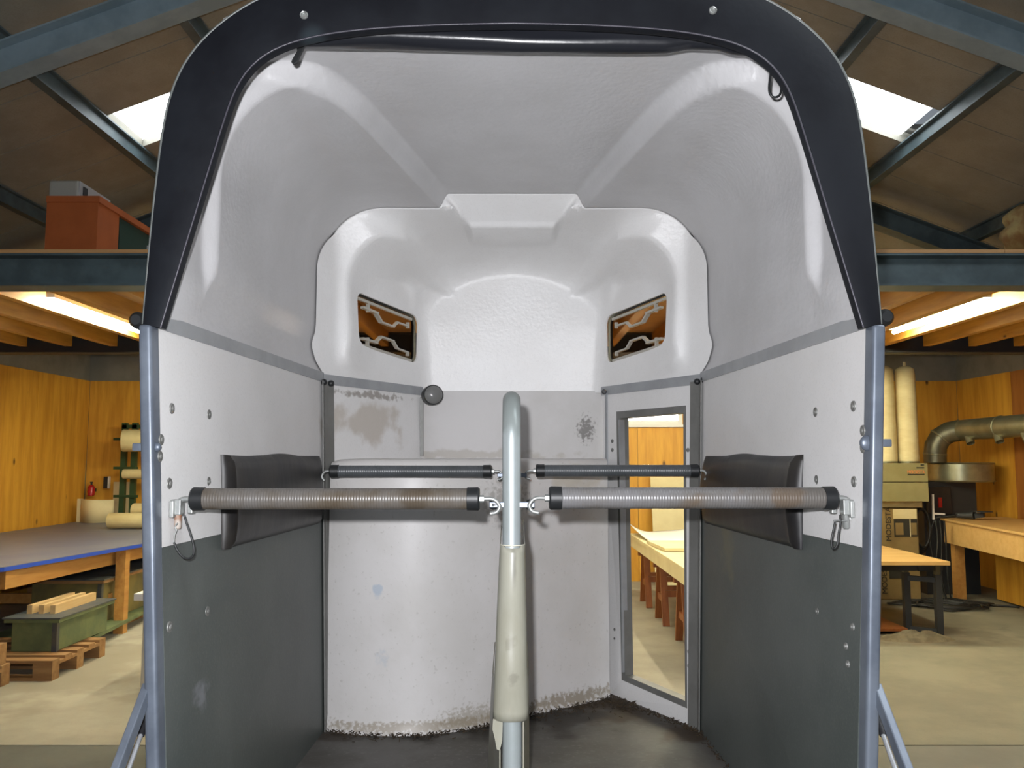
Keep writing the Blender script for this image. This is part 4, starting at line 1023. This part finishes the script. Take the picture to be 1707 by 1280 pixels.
# sacks / printed collection box below
sx0, sx1 = X_(1440, Yd), X_(1530, Yd)
bx = MB().bb(sx0, sx1, Yd+.05, Yd+.45, 0, Z_(847, Yd)).obj('collection_box', M['carton'], t, bevel=.02, seg=3)
MB().bb(X_(1489, Yd), X_(1528, Yd), Yd+.044, Yd+.052, Z_(895, Yd), Z_(866, Yd)).obj('printed_panel', M['cartonprint'], bx)
for a_, b_ in ((1491, 1504), (1517, 1526)): MB().bb(X_(a_, Yd), X_(b_, Yd), Yd+.040, Yd+.046, Z_(892, Yd), Z_(872, Yd)).obj('print_block', M['carton'], bx)
MB().bb(X_(1515, Yd), X_(1516, Yd), Yd+.038, Yd+.045, Z_(895, Yd), Z_(866, Yd)).obj('print_rule', M['pale'], bx)
MB().bb(X_(1488, Yd), X_(1527, Yd), Yd+.040, Yd+.047, Z_(865, Yd), Z_(849, Yd)).obj('clear_tape', M['bag'], bx)
text('MODESTA', 'sack_lettering', (X_(1480, Yd), Yd+.046, Z_(874, Yd)), .085, M['cartonprint'], bx, ry=-math.pi/2)
text('MODESTA', 'sack_lettering', (X_(1470, Yd), Yd+.046, Z_(962, Yd)), .085, M['cartonprint'], bx, ry=-math.pi/2)
MB().bb(X_(1478, Yd), X_(1500, Yd), Yd+.044, Yd+.052, Z_(965, Yd), Z_(952, Yd)).obj('printed_panel', M['cartonprint'], bx)
# fan drum, elbow, motor box
Yf = 9.95
c_ = at(1600, 790, Yf+.35); rf_ = (X_(1652, Yf)-X_(1546, Yf))/2
MB().lathe((c_.x, Yf+.35, Z_(804, Yf)), (0, 0, 1), [(0, rf_), (.012, rf_*1.03), (.02, rf_), (Z_(771, Yf)-Z_(804, Yf)-.02, rf_), (Z_(771, Yf)-Z_(804, Yf)-.01, rf_*1.03), (Z_(771, Yf)-Z_(804, Yf), rf_)], 44).obj('fan_drum', M['duct'], t, smooth=.7)
MB().bb(X_(1550, Yf), X_(1640, Yf), Yf+.2, Yf+.5, 0, Z_(804, Yf)).obj('motor_stand', M['steel_dark'], t)
MB().bb(X_(1553, Yf), X_(1593, Yf), Yf+.14, Yf+.2, Z_(857, Yf), Z_(812, Yf)).obj('switch_panel', M['black'], t, bevel=.004)
MB().bb(X_(1570, Yf), X_(1576, Yf), Yf+.12, Yf+.14, Z_(847, Yf), Z_(830, Yf)).obj('red_switch', M['red'], t)
e0 = Vector((X_(1573, Yf), Yf+.2, Z_(771, Yf)))
rd = (X_(1590, Yf)-X_(1555, Yf))/2*1.0
pe = [e0, e0+Vector((0, 0, .10)), e0+Vector((.01, -.01, .20)), e0+Vector((.06, -.03, .30)), e0+Vector((.15, -.06, .36)), e0+Vector((.26, -.12, .385))]
MB().tube(pe, rd*1.02, 24).obj('duct_elbow', M['ductdark'], t, smooth=.7)
for k in (1, 3, 5):
    d_ = (pe[min(k+1, 5)]-pe[k-1]).normalized(); MB().lathe(pe[k]-d_*.01, d_, [(0, rd*1.03), (.006, rd*1.08), (.014, rd*1.08), (.02, rd*1.03)], 24).obj('duct_seam', M['duct'], t)
pend = Vector((5.55, 7.6, pe[-1].z+.03))
q0 = pe[-1]; MB().tube([q0, pend], rd*.98, 28).obj('main_duct', M['duct'], t, smooth=.7)
dd_ = (pend-q0).normalized()
for f_ in (.30, .62): MB().lathe(lerp(q0, pend, f_), dd_, [(0, rd), (.004, rd*1.04), (.012, rd*1.04), (.016, rd)], 28).obj('duct_seam', M['duct'], t)
for px_ in (1616, 1664, 1710):
    a_, b_ = ray(px_, 725); # point on the duct line under that ray
    k_ = (q0.x-a_*q0.y)/(a_*dd_.y-dd_.x); pp = q0+dd_*k_
    MB().lathe(pp+Vector((-.04, -.05, -.07)), (-.35+.6*.5, -.45, -.75), [(0, .045), (.11, .045), (.11, .038), (.03, .038)], 16).obj('branch_stub', M['duct'], t, smooth=.7)
# hose coil beside
t = thing('hose_coil', 'coil of black hose hanging beside the printed sack', 'hose', tuple(at(1540, 900, Yd+.2)))
c_ = at(1538, 880, Yd+.16)
for k in range(4):
    pts = [c_+Vector((math.cos(a)*(.085+.006*k), .02*k, math.sin(a)*(.22+.012*k)-.012*k)) for a in [2*math.pi*q/28 for q in range(29)]]
    MB().tube(pts, .013, 8, cap=False).obj('loop', M['cable'], t, smooth=1)
MB().bb(c_.x-.012, c_.x+.012, Yd+.16, Yf+.25, c_.z+.20, c_.z+.225).obj('hook', M['steel_dark'], t)
# white pipe bracket at the bench end
t = thing('pipe_clamp', 'thin cream metal clamp bar standing at the left end of the plywood bench', 'clamp', tuple(at(1556, 860, 9.85)))
a = at(1555, 824, 9.85); b = at(1556, 866, 9.85); MB().bar(a, b, .018, .018).obj('bar', M['winframe'], t)
MB().bar(at(1556, 856, 9.85), at(1575, 857, 9.85), .014, .020).obj('jaw', M['winframe'], t)
# plywood bench on the right
ZB = HC-.69
t = thing('plywood_bench', 'rough plywood bench along the right wall with a planer lying on it', 'workbench', (5.3, 9, 0))
fx0, fx1 = 5.00, 4.78
MB().slab([(5.02, 9.95, ZB), (4.60, 6.4, ZB), (5.88, 6.4, ZB), (5.88, 10.2, ZB)], (0, 0, -.022)).obj('top', M['beech'], t)
MB().bar((5.05, 9.9, ZB-.15), (4.66, 6.45, ZB-.15), .03, .25).obj('apron', M['beech'], t)
MB().bar((5.06, 9.92, ZB-.15), (5.84, 10.1, ZB-.15), .03, .25).obj('apron', M['beech'], t)
for lx, ly in ((5.13, 9.8), (5.78, 10.0), (4.78, 6.6), (5.8, 6.6)): MB().bb(lx-.055, lx+.055, ly-.045, ly+.045, 0, ZB-.022).obj('leg', M['benchwood'], t)
MB().bb(5.50, 5.56, 7.2, 9.7, .02, ZB-.1).obj('back_board', M['ply'], t)
MB().bb(5.20, 5.80, 8.4, 8.45, 0, ZB-.05).obj('divider_board', M['ply_dark'], t)
# tool on bench
a = at(1594, 857, 9.75); b = at(1628, 856, 9.6)
t = thing('angle_grinder', 'dark hand grinder with disc lying on the plywood bench', 'power tool', (a.x+.1, 9.7, ZB))
za_ = ZB+.045
MB().tube([(a.x, 9.75, za_), (a.x+.10, 9.72, za_), (b.x, 9.65, za_+.004)], .040, 14, rf=lambda u: .030+.012*u).obj('body', M['steel_dark'], t, smooth=.8)
MB().lathe((b.x+.08, 9.62, ZB+.03), (0, 0, 1), [(0, .02), (.06, .02), (.062, .105), (.068, .105), (.07, .015)], 24).obj('disc', M['steel_dark'], t, smooth=.6)
MB().bar((b.x, 9.65, za_), (b.x+.08, 9.62, za_+.01), .05, .05).obj('gear_head', M['steel_dark'], t)
MB().tube(spl([(a.x, 9.75, za_), (a.x-.12, 9.78, za_-.02), (a.x-.2, 9.85, za_-.06), (a.x-.26, 9.86, za_-.3), (a.x-.22, 9.80, .3), (a.x-.25, 9.6, .03)]), .008, 8).obj('cord', M['cable'], t, smooth=1)
# cables tangled on the floor and hanging
pts = []
rnd = random.Random(7)
c0 = onz(1590, 985, 0.0); cen = (4.75, 10.0)
for k in range(42):
    a = k*1.9+rnd.uniform(-.5, .5); pts.append((4.72+.60*math.cos(a)*rnd.uniform(.3, 1), 9.35+.42*math.sin(a)*rnd.uniform(.3, 1), .014+.02*rnd.random()))
pts += [(5.3, 9.3, .014), (5.45, 9.2, .014)]
tag(MB().tube(spl(pts, 6), .011, 8).obj('extension_cable', M['cable'], None, smooth=1), 'tangled black extension cable on the floor by the plywood bench leg', 'cable')
for k in range(3):
    a = at(1560+k*7, 868, 9.6); o = MB().tube(spl([a, a+Vector((.01, .0, -.25)), a+Vector((-.02+.02*k, .02, -.6)), a+Vector((.05, .03, -.88))]), .009, 8).obj('hanging_cable', M['cable'], None, smooth=1)
    tag(o, 'black cable hanging between dust extractor and plywood bench, '+('leftmost', 'middle one', 'rightmost')[k]+' of three', 'cable', 'cables hanging by the bench')
# beech-topped table on black steel frame
ZQ = HC-.925
t = thing('assembly_table', 'table with pale beech top on a black steel frame behind the right post', 'table', (3.4, 8.6, 0))
MB().bb(2.85, 3.97, 7.72, 9.6, ZQ-.035, ZQ).obj('tabletop', M['beech'], t, bevel=.002)
def leg(px_, py_):
    p = onz(px_, py_, 0); return p
for (lx, ly) in ((3.68, 7.98), (3.90, 7.83), (3.68, 9.3), (3.90, 9.3)):
    MB().bb(lx-.028, lx+.028, ly-.028, ly+.028, 0, ZQ-.13).obj('leg', M['steel_dark'], t)
    MB().bb(lx-.022, lx+.022, ly-.022, ly+.022, ZQ-.13, ZQ-.035).obj('leg_extension', M['ductdark'], t)
for zz_ in (ZQ-.18, .035):
    MB().bar((3.68, 7.98, zz_), (3.90, 7.83, zz_), .04, .045).obj('crossbar', M['steel_dark'], t)
    MB().bar((3.68, 9.3, zz_), (3.90, 9.3, zz_), .04, .045).obj('crossbar', M['steel_dark'], t)
MB().bar((3.0, 7.95, ZQ-.075), (4.0, 7.95, ZQ-.075), .06, .07).obj('support_rail', M['steel_dark'], t)
MB().bar((3.79, 7.9, ZQ-.075), (3.79, 9.4, ZQ-.075), .05, .07).obj('support_rail', M['steel_dark'], t)
MB().bar((3.05, 7.98, 0), (3.05, 7.98, ZQ-.1), .05, .05).obj('leg', M['steel_dark'], t)
o = MB().bb(2.9, 3.62, 7.85, 8.6, .03, .055).obj('floor_board', M['trestle']); tag(o, 'thin brown board lying low under the beech-topped table', 'board')
o = MB().bb(2.95, 3.55, 7.95, 8.5, 0, .03).obj('timber_bearer', M['steel_dark']); tag(o, 'flat dark bearer under the thin brown board', 'timber')
# sawdust heap
vs = []; nn_ = 26
for j in range(nn_):
    for i in range(nn_):
        u = i/(nn_-1)*2-1; v = j/(nn_-1)*2-1; r = math.hypot(u, v)
        h_ = max(0, 1-r*r)*.06*(1+.8*noise.noise(Vector((u*4, v*4, 2))))+.012*abs(noise.noise(Vector((u*14, v*14, 5))))*(1 if r < 1 else 0)
        vs.append((3.60+u*.34, 7.66+v*.14, h_-.001))
tag(stuff(MB().add(vs, [(j*nn_+i, j*nn_+i+1, (j+1)*nn_+i+1, (j+1)*nn_+i) for j in range(nn_-1) for i in range(nn_-1)]).obj('sawdust', M['dust'], None, smooth=1)), 'heap of sawdust at the feet of the steel table frame', 'sawdust')
# insulation sack on the loft at the right edge
c_ = at(1712, 378, 6.6); vs = []; nu, nv = 20, 14
for j in range(nv+1):
    for i in range(nu):
        a = 2*math.pi*i/nu; b = math.pi*j/nv; r = 1+.25*noise.noise(Vector((math.cos(a)*2, math.sin(a)*2, b*2)))
        vs.append((c_.x+.12+.28*r*math.cos(a)*math.sin(b)**.5, 6.6+.3*r*math.sin(a)*math.sin(b)**.5, max(zd, c_.z+.0-.19*math.cos(b)*r)))
tag(MB().add(vs, [(j*nu+i, j*nu+(i+1) % nu, (j+1)*nu+(i+1) % nu, (j+1)*nu+i) for j in range(nv) for i in range(nu)]).obj('insulation_roll', M['insul'], None, smooth=1), 'brownish sack of insulation on the loft at the right edge', 'sack')
# ------------------------------------------------------------------ seen through the trailer's front doorway
ZW = HC-.86
t = thing('trestle_table', 'long pale work table on brown trestles seen through the trailer doorway', 'table', (2.0, 8.5, 0))
tl = [onz(1046, 903, ZW), onz(1143, 975, ZW)]
Ya, Yb_ = tl[0].y, tl[1].y
xl0, xl1 = 1.36, 1.36
MB().bb(1.36, 2.4, 6.2, 9.9, ZW-.035, ZW).obj('tabletop', M['pale'], t)
MB().bb(1.37, 1.40, 6.25, 9.85, ZW-.14, ZW-.036).obj('side_rail', M['pale'], t)
def trestle(t_, y):
    tt = thing('trestle', 'x', 'trestle', (1.9, y, 0))
    return tt
labs = ['brown wooden trestle furthest back under the pale work table', 'brown wooden trestle in the middle under the pale work table', 'brown wooden trestle nearest the doorway under the pale work table']
for y, lb in zip((9.45, 8.45, 7.40), labs):
    tt = thing('trestle', lb, 'trestle', (1.9, y, 0), 'trestles under the pale work table')
    zt2 = ZW-.145
    for xx in (1.48, 2.2):
        for sg in (-1, 1):
            MB().bar((xx, y+sg*.22, 0), (xx, y+sg*.07, zt2), .065, .035, (0, 1, 0)).obj('leg', M['trestle'], tt)
        MB().bar((xx, y-.17, .24), (xx, y+.17, .24), .03, .06).obj('brace', M['trestle'], tt)
    MB().bar((1.40, y, zt2-.03), (2.36, y, zt2-.03), .06, .06).obj('top_beam', M['trestle'], tt)
    for zz_, sg in ((.30, -1), (.30, 1)): MB().bar((1.48, y+sg*.16, zz_), (2.2, y+sg*.16, zz_), .03, .06).obj('stretcher', M['trestle'], tt)
# curled white sheet and board on it
vs = []; nu, nv = 24, 8
for j in range(nv+1):
    for i in range(nu+1):
        u = i/nu; v = j/nv; x_ = 1.42+.95*u; y_ = 8.7+1.15*v
        z_ = ZW+.012+.10*max(0, 1-u*4)**2*(v**1.5)+.10*max(0, (u-.2))**2+.02*u
        vs.append((x_-.06*v, y_, z_))
tag(MB().add(vs, [(j*(nu+1)+i, j*(nu+1)+i+1, (j+1)*(nu+1)+i+1, (j+1)*(nu+1)+i) for j in range(nv) for i in range(nu)]).obj('paper_sheet', M['fitting'], None, smooth=1, solid=.006), 'curled white sheet lying on the far end of the trestle table', 'sheet')
p_ = [onz(1072, 899, ZW+.03), onz(1104, 913, ZW+.03), onz(1160, 913, ZW+.03), onz(1160, 899, ZW+.03)]
tag(MB().slab([(1.37, 8.66, ZW+.005), (1.42, 7.9, ZW+.005), (2.38, 7.9, ZW+.005), (2.38, 8.66, ZW+.005)], (0, 0, .03)).obj('panel_board', M['pale'], None), 'flat pale board with dark edge lying before the curled sheet on the trestle table', 'board')
a = at(1085, 795, YB-.1); z_ = a.z
tag(MB().slab([(a.x, YB-.35, 0), (a.x+1.3, YB-.35, 0), (a.x+1.3, YB-.03, z_), (a.x, YB-.03, z_)], (0, -.02, 0)).obj('leaning_board', M['pale'], None), 'large cream board leaning on the far wall below the window', 'board')
a = at(1042, 752, YB)
t = thing('wall_switch', 'small white bolt or switch on the far plywood wall below the window', 'switch', tuple(a))
MB().bb(a.x-.015, a.x+.02, YB-.03, YB, a.z-.09, a.z+.09).obj('plate', M['winframe'], t); MB().bb(a.x-.008, a.x+.012, YB-.045, YB-.03, a.z-.02, a.z+.05).obj('toggle', M['fitting'], t)
